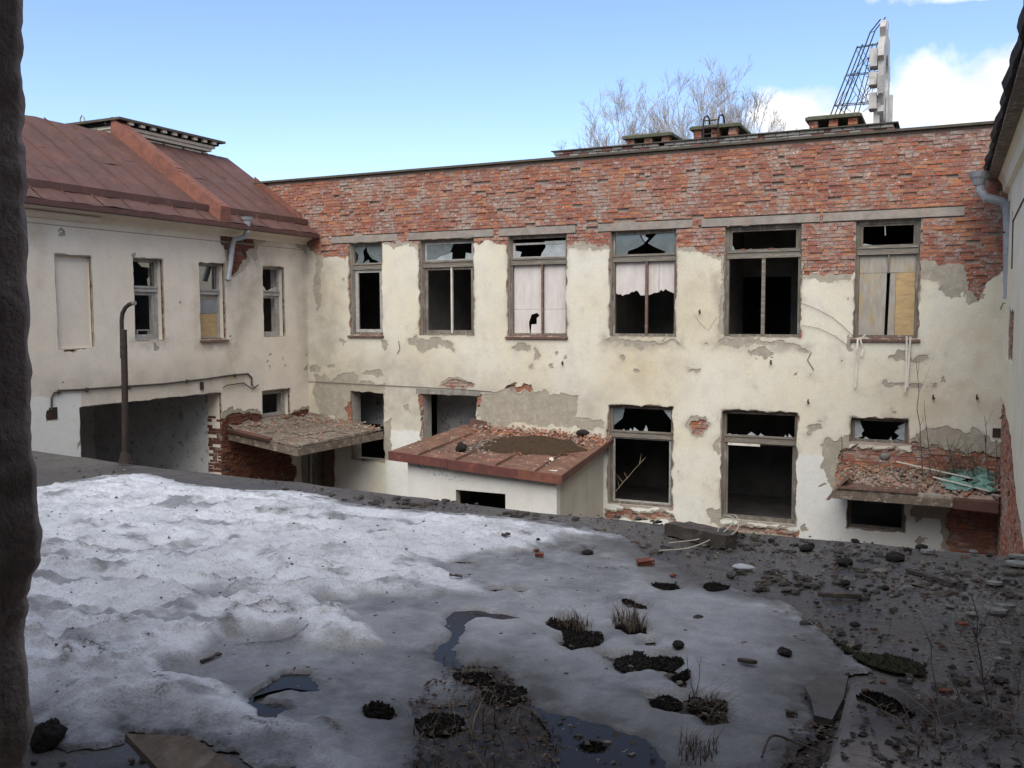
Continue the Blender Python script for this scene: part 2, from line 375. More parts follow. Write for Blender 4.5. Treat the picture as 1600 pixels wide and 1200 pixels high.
M['timber'] = rough_mat('wet_timber', (0.075, 0.062, 0.052), (0.04, 0.035, 0.03), 7, bump=0.6, c=(0.12, 0.10, 0.085), csc=9)
M['plank'] = rough_mat('brown_plank', (0.17, 0.125, 0.09), (0.10, 0.075, 0.056), 9, bump=0.4, c=(0.22, 0.18, 0.14), csc=6)
M['twig'] = rough_mat('bare_twig', (0.10, 0.085, 0.075), (0.07, 0.055, 0.05), 20)
M['bark'] = rough_mat('pale_bark', (0.48, 0.44, 0.41), (0.36, 0.325, 0.30), 3)
M['straw'] = rough_mat('dry_straw', (0.30, 0.25, 0.17), (0.20, 0.16, 0.11), 9)
M['straw_dark'] = rough_mat('dead_stems', (0.12, 0.092, 0.064), (0.075, 0.058, 0.043), 9)
M['litter'] = rough_mat('leaf_litter', (0.07, 0.05, 0.038), (0.04, 0.03, 0.025), 9, c=(0.12, 0.09, 0.065), csc=14)
M['wire'] = rough_mat('pale_wire', (0.42, 0.40, 0.35), (0.33, 0.31, 0.27), 9)
M['cable'] = rough_mat('dark_cable', (0.05, 0.045, 0.042), (0.08, 0.07, 0.06), 9)
M['tarp'] = rough_mat('faded_green_mesh', (0.17, 0.30, 0.26), (0.11, 0.21, 0.18), 9, c=(0.26, 0.38, 0.34), csc=16)
M['ground'] = rough_mat('yard_earth', (0.11, 0.10, 0.09), (0.07, 0.06, 0.055), 0.8)
M['lath'] = rough_mat('pale_lath', (0.66, 0.62, 0.55), (0.50, 0.46, 0.40), 9, vec=(1, 1, 0.4))

def brick_mat(name, smear=0.5, white=0.62, tint=(1, 1, 1)):
    m, g = material(name)
    c = g.mix(1.0, g.attr('col', 'Color'), tint, 'MULTIPLY')
    n = g.noise(26, 5, 0.65)
    c = g.mix(g.ramp(n, 0.3, 0.7, 0, 0.55), c, g.mix(1.0, c, (0.5, 0.42, 0.4), 'MULTIPLY'))
    c = g.mix(g.ramp(g.math('ADD', g.math('MULTIPLY', g.noise(1.6, 6, 0.7), 0.5), g.math('MULTIPLY', g.noise(8.5, 6, 0.7, g.scale(g.pos, (1, 1, 2.0))), 0.5)), smear, smear+0.07, 0, 0.85), c, g.mix(g.ramp(g.noise(9, 4), 0.4, 0.6), (0.37, 0.325, 0.285), (0.31, 0.235, 0.20)))
    c = g.mix(g.ramp(g.noise(11, 6, 0.75), white, white+0.07, 0, 0.75), c, (0.62, 0.58, 0.55))
    h = g.math('ADD', n, g.math('MULTIPLY', g.noise(70, 3), 0.4))
    g.out(c, 0.93, g.bump(h, 0.9, 0.02)); return m
M['brick'] = brick_mat('old_brick', 0.493, 0.588, (1.08, 1.08, 1.06))
M['brick_dark'] = brick_mat('sooty_brick', 0.56, 0.68, (0.5, 0.47, 0.46))
M['brick_grey'] = brick_mat('weathered_grey_brick', 0.62, 0.6, (1, 1, 1))

def glass_mat(name, dirt, col, refl=0.9):
    m, g = material(name)
    gl = g.N.new('ShaderNodeBsdfGlossy'); gl.inputs['Roughness'].default_value = 0.05; gl.inputs['Color'].default_value = (refl, refl*1.03, refl*1.05, 1)
    tr = g.N.new('ShaderNodeBsdfTransparent'); tr.inputs['Color'].default_value = (0.8, 0.85, 0.86, 1)
    df = g.N.new('ShaderNodeBsdfDiffuse'); g.inp(df.inputs['Color'], col)
    fr = g.N.new('ShaderNodeFresnel'); fr.inputs['IOR'].default_value = 1.6
    a = g.N.new('ShaderNodeMixShader'); g.L.new(fr.outputs[0], a.inputs[0]); g.L.new(tr.outputs[0], a.inputs[1]); g.L.new(gl.outputs[0], a.inputs[2])
    b = g.N.new('ShaderNodeMixShader'); g.L.new(g.ramp(g.noise(6, 6, 0.65), 0.3, 0.7, dirt*0.55, dirt), b.inputs[0]); g.L.new(a.outputs[0], b.inputs[1]); g.L.new(df.outputs[0], b.inputs[2])
    o = g.N.new('ShaderNodeOutputMaterial'); g.L.new(b.outputs[0], o.inputs['Surface']); return m
M['glass'] = glass_mat('dusty_sky_glass', 0.42, (0.32, 0.37, 0.38))  # diffuse dust whose blue-grey also stands in for reflected sky
M['glass_dark'] = glass_mat('dark_glass', 0.16, (0.12, 0.13, 0.135), 0.25)
M['reveal'] = rough_mat('dirty_reveal', (0.47, 0.44, 0.39), (0.36, 0.335, 0.295), 4, c=(0.26, 0.235, 0.2), csc=8, cth=(0.55, 0.72))
M['glass_pale'] = glass_mat('dusty_sky_glass_pale', 0.8, (0.46, 0.50, 0.52))  # paler dust film, also carrying the sky reflection in its colour

# snow, felt, water
m, g = material('old_snow'); M['snow'] = m
ice, dirt = g.attr('ice'), g.attr('dirt')
n1, n2, n3 = g.noise(7, 6, 0.65), g.noise(60, 4, 0.7), g.noise(2.2, 5, 0.6)
c = g.mix(g.ramp(n3, 0.35, 0.65), (0.64, 0.655, 0.69), (0.46, 0.475, 0.51))
ic = g.mix(g.ramp(n1, 0.35, 0.65), (0.072, 0.076, 0.084), (0.18, 0.186, 0.197))
ic = g.mix(g.ramp(g.noise(4.6, 7, 0.72, g.scale(g.pos, (1, 1.5, 1))), 0.50, 0.64, 0, 0.6), ic, (0.075, 0.066, 0.058))
ic = g.mix(g.ramp(g.noise(3.1, 5, 0.7), 0.56, 0.68, 0, 0.5), ic, (0.33, 0.335, 0.345))
c = g.mix(ice, c, ic)
c = g.mix(g.math('MULTIPLY', g.ramp(n2, 0.50, 0.68), g.ramp(n1, 0.42, 0.66, 0.12, 0.7)), c, (0.12, 0.10, 0.085))
streak = g.noise(3.0, 7, 0.72, g.scale(g.pos, (1.0, 2.4, 1.0)), 0.6)
c = g.mix(g.ramp(streak, 0.53, 0.68, 0, 0.42), c, (0.21, 0.205, 0.205))
c = g.mix(g.math('MULTIPLY', dirt, g.ramp(n2, 0.34, 0.6), True), c, (0.07, 0.056, 0.046))
c = g.mix(g.math('MULTIPLY', g.attr('fade'), g.ramp(g.noise(5, 6, 0.7), 0.25, 0.6, 0.35, 1), True), c, (0.062, 0.06, 0.06))
c = g.mix(g.ramp(g.noise(150, 2, 0.6), 0.60, 0.70, 0, 0.6), c, (0.13, 0.11, 0.09))
h = g.math('ADD', g.math('MULTIPLY', n1, 0.7), g.math('MULTIPLY', n2, 0.35))
b_ = g.out(c, g.ramp(ice, 0, 1, 0.8, 0.5), g.bump(h, 0.9, 0.035), 0.0, 0.25)
def felt_mat(name, k):
    m, g = material(name)
    wet, grit = g.attr('wet'), g.attr('grit')
    n1, n2, n3 = g.noise(2.0, 6, 0.65), g.noise(42, 4, 0.7), g.noise(9, 5, 0.6)
    c = g.mix(g.ramp(n1, 0.38, 0.64), tuple(x*k for x in (0.031, 0.030, 0.031)), tuple(x*k for x in (0.066, 0.058, 0.051)))
    c = g.mix(g.ramp(n3, 0.52, 0.68, 0, 0.7), c, (0.042, 0.038, 0.036))
    c = g.mix(g.math('MULTIPLY', grit, g.ramp(n2, 0.48, 0.62)), c, (0.20, 0.185, 0.16))
    c = g.mix(g.ramp(g.noise(120, 2), 0.66, 0.72, 0, 0.8), c, (0.30, 0.28, 0.25))
    h = g.math('ADD', n3, g.math('MULTIPLY', n2, 0.4))
    c = g.mix(g.ramp(g.noise(0.7, 5, 0.6), 0.48, 0.66, 0, 0.55), c, tuple(x*k for x in (0.085, 0.070, 0.057)))
    c = g.mix(g.ramp(g.noise(3.3, 6, 0.7, g.scale(g.pos, (1, 2.5, 1))), 0.56, 0.66, 0, 0.6), c, (0.020, 0.0185, 0.018))
    c = g.mix(g.ramp(g.noise(6.5, 6, 0.75, g.scale(g.pos, (1, 1.6, 1))), 0.60, 0.66, 0, 0.8), c, (0.016, 0.014, 0.012))
    c = g.mix(g.ramp(g.noise(4.1, 7, 0.75), 0.63, 0.70, 0, 0.6), c, (0.16, 0.14, 0.115))
    c = g.mix(g.attr('soil'), c, g.mix(g.ramp(n3, 0.4, 0.6), (0.014, 0.011, 0.008), (0.034, 0.026, 0.018)))
    g.out(c, g.math('SUBTRACT', g.ramp(n1, 0.4, 0.6, 0.42, 0.85), g.math('MULTIPLY', wet, 0.22)), g.bump(h, 0.6, 0.02), 0.0, 0.45)
    return m
M['felt'] = felt_mat('roofing_felt', 1.0); M['felt_dry'] = felt_mat('worn_felt', 4.2)
m, g = material('melt_water'); M['water'] = m
b_ = g.out((0.030, 0.029, 0.029), 0.14, g.bump(g.noise(9, 3), 0.05, 0.02), 0.0, 0.05)
# ------------------------------------------------------------------ ground
MB().add([(-400, -400, ZG), (400, -400, ZG), (400, 600, ZG), (-400, 600, ZG)], [(0, 1, 2, 3)]).build('courtyard_ground', M['ground'], kind='structure')

# ------------------------------------------------------------------ brick kit
BRICK_COLS = [(0.34, 0.115, 0.072), (0.30, 0.105, 0.072), (0.39, 0.15, 0.085), (0.31, 0.12, 0.08), (0.43, 0.18, 0.095), (0.29, 0.11, 0.075), (0.33, 0.135, 0.10), (0.36, 0.12, 0.068), (0.29, 0.125, 0.105), (0.26, 0.105, 0.078), (0.42, 0.41, 0.385), (0.33, 0.315, 0.29)]
NRED = 10
MORTAR_COL = (0.36, 0.30, 0.255)
def brick_verts(rnd, rough=1.0):
    """a worn brick, -.5..+.5 along x and z, face at y = 0, body to y = 1"""
    j = lambda a: rnd.uniform(-a, a)*rough
    f = [(-.5+abs(j(.03)), 0.03+abs(j(.05)), -.5+abs(j(.07))), (.5-abs(j(.03)), 0.03+abs(j(.05)), -.5+abs(j(.07))), (.5-abs(j(.04)), 0.03+abs(j(.05)), .5-abs(j(.08))), (-.5+abs(j(.04)), 0.03+abs(j(.05)), .5-abs(j(.08)))]
    mid = [(-.16+j(.08), abs(j(.07)), -.48+abs(j(.05))), (.18+j(.08), abs(j(.07)), -.48+abs(j(.05))), (.18+j(.08), abs(j(.07)), .48-abs(j(.05))), (-.16+j(.08), abs(j(.07)), .48-abs(j(.05)))]
    b = [(-.5, 1, -.5), (.5, 1, -.5), (.5, 1, .5), (-.5, 1, .5)]
    fl = [(x, .23+abs(j(.05)), z) for x, z in ((-.53, -.61), (.53, -.61), (.53, .61), (-.53, .61))]; rim = [(x, .23, z) for x, z in ((-.5, -.5), (.5, -.5), (.5, .5), (-.5, .5))]
    v = f+mid+b+fl+rim
    F = [(0, 4, 7, 3), (4, 5, 6, 7), (5, 1, 2, 6), (0, 8, 9, 1, 5, 4), (1, 9, 10, 2), (3, 7, 6, 2, 10, 11), (0, 3, 11, 8), (12, 13, 17, 16), (13, 14, 18, 17), (14, 15, 19, 18), (15, 12, 16, 19)]
    return v, F
_vr = random.Random(3)
BRICK_KIT = [brick_verts(_vr) for _ in range(8)]
BRICK_MESH = {}
def brick_mesh(k, ci, mat):
    key = (k, ci, mat.name)
    if key not in BRICK_MESH:
        b = MB(); b.col = BRICK_COLS[ci]; b.add(*BRICK_KIT[k]); b.c[-4:] = [MORTAR_COL]*4; me = b.mesh('brick'); me.materials.append(mat); BRICK_MESH[key] = me
    return BRICK_MESH[key]

def lay_bricks(fac, parent, u0, u1, v0, v1, keep, voids, mat, singles=300, seed=1, course=0.0765, face=0.006, depth=0.05, missing=0.03, spall=0.2, cols=None, stuff_name='brick_field'):
    """lay courses of bricks wherever keep(u, v) says the wall is bare; the largest in the picture become parts, the rest one joined part"""
    rnd = random.Random(seed); lst = []
    nrow = int((v1-v0)/course)
    for r in range(nrow):
        vc = v0+(r+.5)*course; header = (r % 6 == 3)
        L = 0.125 if header else 0.25
        u = u0-(0.0 if r % 2 else L*0.5)+rnd.uniform(-.012, .012)
        while u < u1:
            l = L if rnd.random() > 0.16 else (0.125 if not header else 0.19)
            a, b = max(u, u0), min(u+l, u1); u += l+0.011
            for q in voids:
                if q[2] < vc+.03 and q[3] > vc-.03:
                    if a >= q[0] and b <= q[1]: a = b; break
                    if a < q[0] < b: b = min(b, q[0])
                    elif a < q[1] < b: a = max(a, q[1])
            if b-a < 0.04: continue
            lst.append((a, b, vc))
    if not lst: return
    A = np.array(lst); ku = keep((A[:, 0]+A[:, 1])/2, A[:, 2])
    lst = [x for x, k in zip(lst, ku) if k > 0]
    rnd.shuffle(lst)
    lst = [x for x in lst if rnd.random() > missing]
    def dist(x): return float(np.linalg.norm(fac.p((x[0]+x[1])/2, x[2])))
    lst.sort(key=dist)
    R = np.stack([fac.U, fac.N, np.array([0, 0, 1.0])], 1)
    if np.linalg.det(R) < 0: flip = -1
    else: flip = 1
    field = MB()
    for i, (a, b, vc) in enumerate(lst):
        nn = vnoise(np.array([(a+b)*1.1]), np.array([vc*2.4]), seed+5)[0]
        d = face+rnd.uniform(-.006, .006)
        if rnd.random() < spall*(0.3+1.6*nn): d += rnd.uniform(.008, .03)
        elif rnd.random() < 0.06: d -= rnd.uniform(.004, .012)
        ci = min(NRED-1, int(max(0, rnd.gauss(0.22+0.5*nn, 0.2))*NRED)) if cols is None else rnd.choice(cols)
        k = rnd.randrange(8); h = course-rnd.uniform(.009, .016)
        loc = fac.p((a+b)/2, vc+rnd.uniform(-.003, .003), d)
        S = (b-a, depth, h)
        tilt = rnd.uniform(-.012, .012)
        if i < singles:
            o = bpy.data.objects.new('brick', brick_mesh(k, ci, mat)); COL.objects.link(o)
            m = Matrix.Identity(4)
            for c in range(3):
                for rr in range(3): m[rr][c] = R[rr, c]*S[c]
                m[c][3] = loc[c]
            o.parent = parent; o.matrix_parent_inverse = PINV(parent)
            if flip < 0:          # keep the transform free of mirroring: turn the brick about its own face axis instead
                for rr in range(3): m[rr][0] *= -1
            o.matrix_basis = m @ Matrix.Rotation(0, 4, 'Y')
        else:
            field.col = BRICK_COLS[ci]; V, F = BRICK_KIT[k]
            field.add([loc+R @ (np.array(q)*S) for q in V], F); field.c[-4:] = [MORTAR_COL]*4
    if field.v: field.build(stuff_name, mat, parent, kind='stuff')

def iso_wall(name, fac, us, vs, F, d0, d1, mat, parent, attrs=None, bulge=None):
    """a coat of plaster: the region F > 0 at depth d0, its broken edges reaching back to d1"""
    u, v, at, tris, segs = iso_sheet(us, vs, F, {**(attrs or {})})
    dd = np.full(len(u), d0)
    if bulge is not None: dd = dd+bulge(u, v)
    P = fac.O+np.outer(u, fac.U)+np.outer(dd, fac.N); P[:, 2] += v
    ids, inv = np.unique(segs, return_inverse=True); inv = inv.reshape(segs.shape)
    B = fac.O+np.outer(u[ids], fac.U)+fac.N*d1; B[:, 2] += v[ids]
    n = len(P)
    quads = np.stack([segs[:, 0], segs[:, 1], inv[:, 1]+n, inv[:, 0]+n], 1)
    me = np_mesh(name, np.concatenate([P, B]), tris, quads, False, {k: np.concatenate([a, a[ids]]) for k, a in at.items()})
    return link(name, me, parent, mat)

def core_wall(name, fac, u0, u1, v0, v1, holes, d0, th, mat, parent, rev=None):
    """the bare wall with exact openings and their reveals"""
    us = sorted({u0, u1, *[h[0] for h in holes], *[h[1] for h in holes]}); vs = sorted({v0, v1, *[h[2] for h in holes], *[h[3] for h in holes]})
    us = [x for x in us if u0 <= x <= u1]; vs = [x for x in vs if v0 <= x <= v1]
    b = MB()
    for i in range(len(us)-1):
        for j in range(len(vs)-1):
            cu, cv = (us[i]+us[i+1])/2, (vs[j]+vs[j+1])/2
            if any(h[0] < cu < h[1] and h[2] < cv < h[3] for h in holes): continue
            for d in (d0, d0+th):
                b.add([fac.p(us[i], vs[j], d), fac.p(us[i+1], vs[j], d), fac.p(us[i+1], vs[j+1], d), fac.p(us[i], vs[j+1], d)], [(0, 1, 2, 3)])
    for h in holes:
        c = [(h[0], h[2]), (h[1], h[2]), (h[1], h[3]), (h[0], h[3])]; q = MB()
        for k in range(4):
            (ua, va), (ub, vb) = c[k], c[(k+1) % 4]
            q.add([fac.p(ua, va, d0+.001), fac.p(ub, vb, d0+.001), fac.p(ub, vb, d0+th), fac.p(ua, va, d0+th)], [(0, 1, 2, 3)])
        q.build('reveal', rev or M['reveal'], parent)
    for h in [(u0, u1, v0, v1)]:
        c = [(h[0], h[2]), (h[1], h[2]), (h[1], h[3]), (h[0], h[3])]
        for k in range(4):
            (ua, va), (ub, vb) = c[k], c[(k+1) % 4]
            b.add([fac.p(ua, va, d0), fac.p(ub, vb, d0), fac.p(ub, vb, d0+th), fac.p(ua, va, d0+th)], [(0, 1, 2, 3)])
    return b.build(name, mat, parent)

# ------------------------------------------------------------------ windows
def window(fac, parent, r, bar=None, mats=('wood', 'wood_bar'), fw=0.075, d=0.13, sill=None, mull=None, mull_mat='wood', panes=(), boards=(), label=None, inner=None, fd=0.09, mull_w=0.045, jut=0.0):
    """frame (the part itself), with transom, mullion, sash, panes, boards and sill as its pieces"""
    u0, u1, v0, v1 = r; e = 0.003
    b = MB(); J = random.Random(int(1000*(u0+v0)))
    fac.box(b, u0+e, u0+fw, v0+e, v1-e, d, d+fd); fac.box(b, u1-fw, u1-e, v0+e, v1-e, d, d+fd)
    fac.box(b, u0+fw, u1-fw, v1-fw, v1-e, d+.002, d+fd-.002); fac.box(b, u0+fw, u1-fw, v0+e, v0+fw*.8, d+.002, d+fd-.002)
    fr = b.build('window', M[mats[0]], parent, label)
    if bar:
        q = MB(); fac.box(q, u0+fw*.4, u1-fw*.4, bar[0], bar[1], d-.025, d+fd-.01); fac.box(q, u0+fw*.6, u1-fw*.6, bar[1]-.025, bar[1]+.02, d-.045, d-.0255); q.build('transom', M[mats[1]], fr)
    if inner:                          # the pale inner sash frame seen through the opening: (va, vb, width)
        for va, vb, w, mt in inner:
            q = MB(); a, c = u0+fw, u1-fw
            fac.box(q, a+e, a+w, va, vb, d+.02, d+.065); fac.box(q, c-w, c-e, va, vb, d+.02, d+.065)
            fac.box(q, a+w, c-w, va, va+w*.8, d+.022, d+.063); fac.box(q, a+w, c-w, vb-w*.8, vb, d+.022, d+.063)
            q.build('sash', M[mt], fr)
    if mull:
        for mu, va, vb in mull:
            q = MB(); fac.box(q, mu-mull_w/2, mu+mull_w/2, va, vb, d-.012, d+.05); q.build('mullion', M[mull_mat], fr)
    for poly, dd, mt in panes:
        q = MB(); fac.plate(q, poly, d+dd, 0.005); q.build('pane', M[mt], fr)
    for poly, dd, mt in boards:
        q = MB(); fac.plate(q, poly, d+dd, 0.012); q.build('board', M[mt], fr)
    if sill:
        q = MB(); q.hexa([fac.p(u0-.05, v0-.075, -.075), fac.p(u1+.05, v0-.075, -.075), fac.p(u1+.05, v0-.005, d+.03), fac.p(u0-.05, v0-.005, d+.03), fac.p(u0-.05, v0-.035, -.075), fac.p(u1+.05, v0-.035, -.075), fac.p(u1+.05, v0+.03, d+.03), fac.p(u0-.05, v0+.03, d+.03)])
        q.build('sill', M[sill], fr)
    return fr
def sub(r, pts):
    """points given in 0..1 of a rectangle"""
    return [(r[0]+(r[1]-r[0])*x, r[2]+(r[3]-r[2])*y) for x, y in pts]

# ================================================================== the long brick and plaster building
bld = empty('brick_building', (-8, YF, ZG), 'long ruined building with cream plaster below bare red brick and smashed tall windows', 'building')
HEAD, SIL, BAR = 1.93, -0.48, (1.23, 1.38)
UP = [(-14.38, -13.36), (-12.23, -10.67), (-9.74, -8.20), (-7.12, -5.56), (-4.48, -2.86), (-1.79, -0.56)]
D1, D2 = (-7.15, -5.60, -4.42, -2.08), (-4.49, -2.87, -4.54, -2.10)
W6B, W6C = (-1.80, -0.69, -2.66, -2.14), (-1.83, -0.70, -4.48, -3.55)
O1, O2 = (-14.40, -13.36, -3.82, -2.01), (-12.18, -10.62, -3.6, -1.99)
DOOR = (-15.70, -14.98, ZG+.01, -2.98)
holes = [(a, b, SIL, HEAD) for a, b in UP]+[D1, D2, W6B, W6C, O1, O2, DOOR]
lint = [(-14.95, -12.88), (-12.55, -10.12), (-9.98, -7.98), (-7.42, -5.20), (-5.00, -2.50), (-2.44, 0.22)]
lints = [(a, b, HEAD+.012, HEAD+.185) for a, b in lint]
core_wall('wall', MAIN, -17.45, 1.3, ZG, 3.66, holes, 0.06, 0.39, M['mortar'], bld)

cell = 0.036
us = np.arange(-15.80, 0.985+cell, cell); vs = np.arange(-5.2, 3.68, cell)
U, V = np.meshgrid(us, vs, indexing='ij')
wx = 0.34*fbm(U*3.4, V*3.4, 11, 5, .68); wy = 0.34*fbm(U*3.4, V*3.4, 31, 5, .68)
W = (wx, wy)
px = MAIN.px
brickpolys = [
 [(400, 150), (400, 300), (478, 372), (492, 398), (506, 403), (525, 402), (541, 405), (545, 410), (545, 375), (597, 375), (597, 379), (617, 380), (637, 378), (655, 380), (655, 372), (740, 372), (740, 377), (775, 379), (793, 382), (793, 370), (885, 370), (885, 380), (910, 382), (947, 386), (953, 388), (953, 358), (1055, 358), (1055, 386), (1082, 385), (1105, 392), (1131, 402), (1133, 352), (1251, 352), (1251, 428), (1290, 430), (1334, 428), (1338, 345), (1435, 343), (1436, 407), (1475, 409), (1510, 413), (1514, 432), (1517, 458), (1526, 470), (1541, 443), (1568, 417), (1600, 400), (1600, 150)],
 [(690, 604), (700, 595), (716, 593), (733, 599), (741, 607), (715, 606)], [(791, 608), (797, 601), (815, 599), (832, 602), (834, 610)],
 [(1075, 668), (1083, 656), (1098, 657), (1102, 668), (1097, 679), (1082, 680)],
 [(1313, 704), (1316, 697), (1360, 698), (1418, 702), (1425, 684), (1437, 686), (1440, 698), (1470, 693), (1487, 700), (1500, 706), (1560, 710), (1565, 770), (1310, 770), (1305, 735)],
 [(946, 795), (1052, 801), (1052, 812), (946, 808)], [(1127, 823), (1245, 829), (1245, 838), (1127, 832)],
 [(655, 620), (661, 612), (668, 630), (667, 690), (660, 690)],
 [(1482, 792), (1620, 800), (1620, 900), (1484, 900), (1478, 850)],
 [(545, 620), (551, 640), (549, 668), (541, 640)],
 [(744, 612), (750, 616), (748, 640), (742, 640)],
]
greypolys = [
 [(478, 372), (494, 400), (493, 440), (494, 480), (499, 487), (503, 470), (503, 440), (504, 402)],
 [(597, 379), (655, 380), (655, 389), (640, 382), (617, 388), (600, 384)], [(885, 381), (953, 388), (953, 393), (910, 391), (885, 386)], [(1057, 386), (1105, 390), (1127, 396), (1129, 408), (1118, 403), (1095, 392), (1057, 392)],
 [(1252, 432), (1335, 430), (1335, 436), (1290, 440), (1252, 437)],
 [(1436, 405), (1512, 410), (1517, 458), (1526, 468), (1534, 478), (1520, 473), (1508, 478), (1503, 460), (1496, 464), (1475, 461), (1468, 447), (1450, 441), (1436, 436)],
 [(482, 578), (490, 570), (503, 575), (500, 583), (484, 584)], [(510, 569), (523, 567), (524, 577), (511, 576)], [(519, 594), (535, 580), (550, 582), (562, 592), (555, 600), (530, 600)], [(560, 584), (575, 577), (595, 575), (601, 582), (575, 586)],
 [(492, 588), (540, 592), (600, 600), (603, 640), (560, 645), (540, 655), (500, 650), (492, 620)],
 [(530, 531), (540, 530), (540, 537), (531, 537)], [(595, 531), (606, 529), (609, 541), (599, 547)], [(634, 531), (660, 529), (710, 532), (707, 550), (690, 541), (665, 544), (655, 550), (645, 540)],
 [(634, 635), (640, 633), (640, 642), (634, 642)], [(684, 604), (700, 592), (720, 590), (744, 606), (742, 609), (690, 608)],
 [(748, 618), (790, 610), (836, 611), (900, 620), (902, 632), (896, 650), (942, 655), (944, 672), (890, 668), (820, 662), (760, 668), (748, 650)],
 [(865, 613), (901, 615), (893, 650), (868, 640)],
 [(597, 660), (612, 650), (612, 716), (600, 720), (600, 690)],
 [(803, 547), (812, 538), (831, 540), (829, 550), (810, 552)], [(836, 546), (841, 544), (846, 557), (840, 559)], [(866, 549), (873, 547), (878, 555), (868, 555)], [(881, 560), (888, 554), (890, 562), (882, 565)], [(828, 569), (837, 568), (837, 574), (829, 573)], [(857, 570), (865, 568), (864, 577), (858, 576)],
 [(945, 530), (1060, 533), (1064, 541), (1030, 538), (985, 540), (950, 538)], [(995, 541), (1004, 541), (1004, 547), (996, 547)], [(1071, 570), (1095, 569), (1094, 575), (1082, 575), (1075, 580)],
 [(1119, 530), (1150, 533), (1250, 536), (1266, 543), (1267, 552), (1240, 541), (1200, 541), (1150, 544), (1122, 541)], [(1166, 548), (1185, 546), (1215, 550), (1213, 556), (1198, 561), (1178, 558), (1168, 554)], [(1206, 563), (1212, 562), (1212, 567), (1206, 567)],
 [(1387, 560), (1402, 547), (1420, 549), (1425, 560), (1448, 554), (1450, 562), (1435, 572), (1420, 566), (1395, 565)], [(1320, 535), (1330, 522), (1335, 545), (1323, 543)], [(1374, 603), (1385, 596), (1400, 599), (1414, 597), (1414, 605), (1395, 606)], [(1422, 600), (1435, 595), (1445, 602), (1440, 608), (1425, 606)], [(1452, 600), (1461, 600), (1461, 605), (1453, 605)],
 [(1070, 668), (1080, 652), (1100, 653), (1106, 668), (1099, 684), (1080, 684)], [(1263, 664), (1272, 659), (1284, 662), (1280, 671), (1268, 672)],
 [(1284, 714), (1288, 692), (1297, 686), (1318, 681), (1330, 683), (1330, 699), (1420, 700), (1425, 681), (1445, 674), (1480, 671), (1521, 673), (1572, 690), (1572, 775), (1330, 775), (1300, 765), (1290, 742)],
 [(1280, 753), (1286, 751), (1287, 762), (1282, 761)], [(1420, 790), (1440, 786), (1478, 790), (1470, 800), (1476, 812), (1445, 810), (1435, 815), (1424, 806)], [(1425, 838), (1440, 834), (1450, 842), (1445, 850), (1430, 848)],
 [(1476, 780), (1600, 790), (1600, 880), (1478, 880), (1472, 860), (1470, 820)],
 [(1250, 824), (1262, 822), (1262, 830), (1250, 831)], [(1280, 655), (1284, 653), (1284, 657)],
 [(944, 792), (1054, 798), (1054, 815), (944, 812)], [(1124, 818), (1247, 826), (1247, 842), (1124, 836)],
 [(1105, 800), (1127, 790), (1127, 830), (1110, 820)], [(1120, 480), (1133, 440), (1133, 530), (1122, 520)], [(1125, 415), (1133, 405), (1133, 435)],
 [(1118, 690), (1128, 670), (1128, 720), (1122, 705)],
]
Fop = np.full(U.shape, 9.0)
for h in holes: Fop = np.minimum(Fop, sdf_rect(U, V, h)+0.10*fbm(U*5, V*5, 3, 3)-0.006)
for h in lints: Fop = np.minimum(Fop, sdf_rect(U, V, h)-0.01)
Fr = Fop.copy()
for p in brickpolys: local_min(Fr, U, V, px(p), W)
Fr = np.minimum(Fr, 9)
Ff = np.minimum(Fr-0.015+0.06*fbm(U*3, V*3, 8, 4), Fop)
for p in greypolys: local_min(Ff, U, V, px(p), W)
# pock marks
pock = fbm(U*3.1, V*3.1, 77, 5, .62)
Ff = np.minimum(Ff, (0.30-pock)*0.5)
def field(polys, fac, U, V, soft, warp=None):
    """1 inside the polygons, fading out over soft metres"""
    F = np.full(U.shape, 9.0)
    for p in polys: local_min(F, U, V, fac.px(p), warp or (0, 0), m=soft+.3)
    return np.clip(0.5-F/(2*soft), 0, 1)
white = np.clip((-2.93+0.10*fbm(U*2, V*2, 5, 4)-V)/0.05, 0, 1)*np.clip(0.35+1.6*(fbm(U*0.9, V*0.9, 9, 3)+.2)+0.9*(U > -2.9)-.45*((U > -5.65) & (U < -4.4))+.6*((U > -13.3) & (U < -11)), 0, 1)
stain_tone = field([[(480, 540), (620, 545), (760, 590), (960, 620), (940, 670), (620, 670), (480, 660)], [(492, 570), (600, 590), (605, 720), (500, 700)], [(560, 600), (760, 600), (760, 625), (560, 625)]], MAIN, U, V, 0.5)
stain_tone = np.maximum(stain_tone*0.55, 0.7*field([[(1118, 430), (1131, 420), (1131, 535), (1115, 540)], [(940, 525), (1070, 528), (1070, 545), (940, 545)], [(1110, 528), (1270, 535), (1270, 550), (1110, 545)]], MAIN, U, V, 0.1, W))
stain_tone = np.maximum(stain_tone, 0.6*field([[(482, 390), (545, 400), (545, 540), (490, 640), (482, 640)]], MAIN, U, V, 0.5))  # plaster darker towards the inner corner
ochre = 0.55*field([[(960, 545), (1060, 545), (1060, 620), (960, 615)], [(1400, 620), (1540, 560), (1560, 650), (1420, 670)], [(1490, 520), (1560, 470), (1560, 640), (1510, 640)], [(1057, 400), (1110, 420), (1110, 520), (1060, 520)]], MAIN, U, V, 0.5)
stain_tone = np.maximum(stain_tone, .5*np.exp(-np.clip(Ff, 0, 9)/.05)*np.clip(fbm(U*2, V*2, 71, 3)*4+.6, 0, 1))
A = {'white': white, 'stain_tone': stain_tone, 'ochre': ochre}
bul = lambda u, v: 0.008*fbm(u*1.3, v*1.3, 41, 3)
iso_wall('render_coat', MAIN, us, vs, Fr, -0.010, 0.032, M['render'], bld, None, bul)
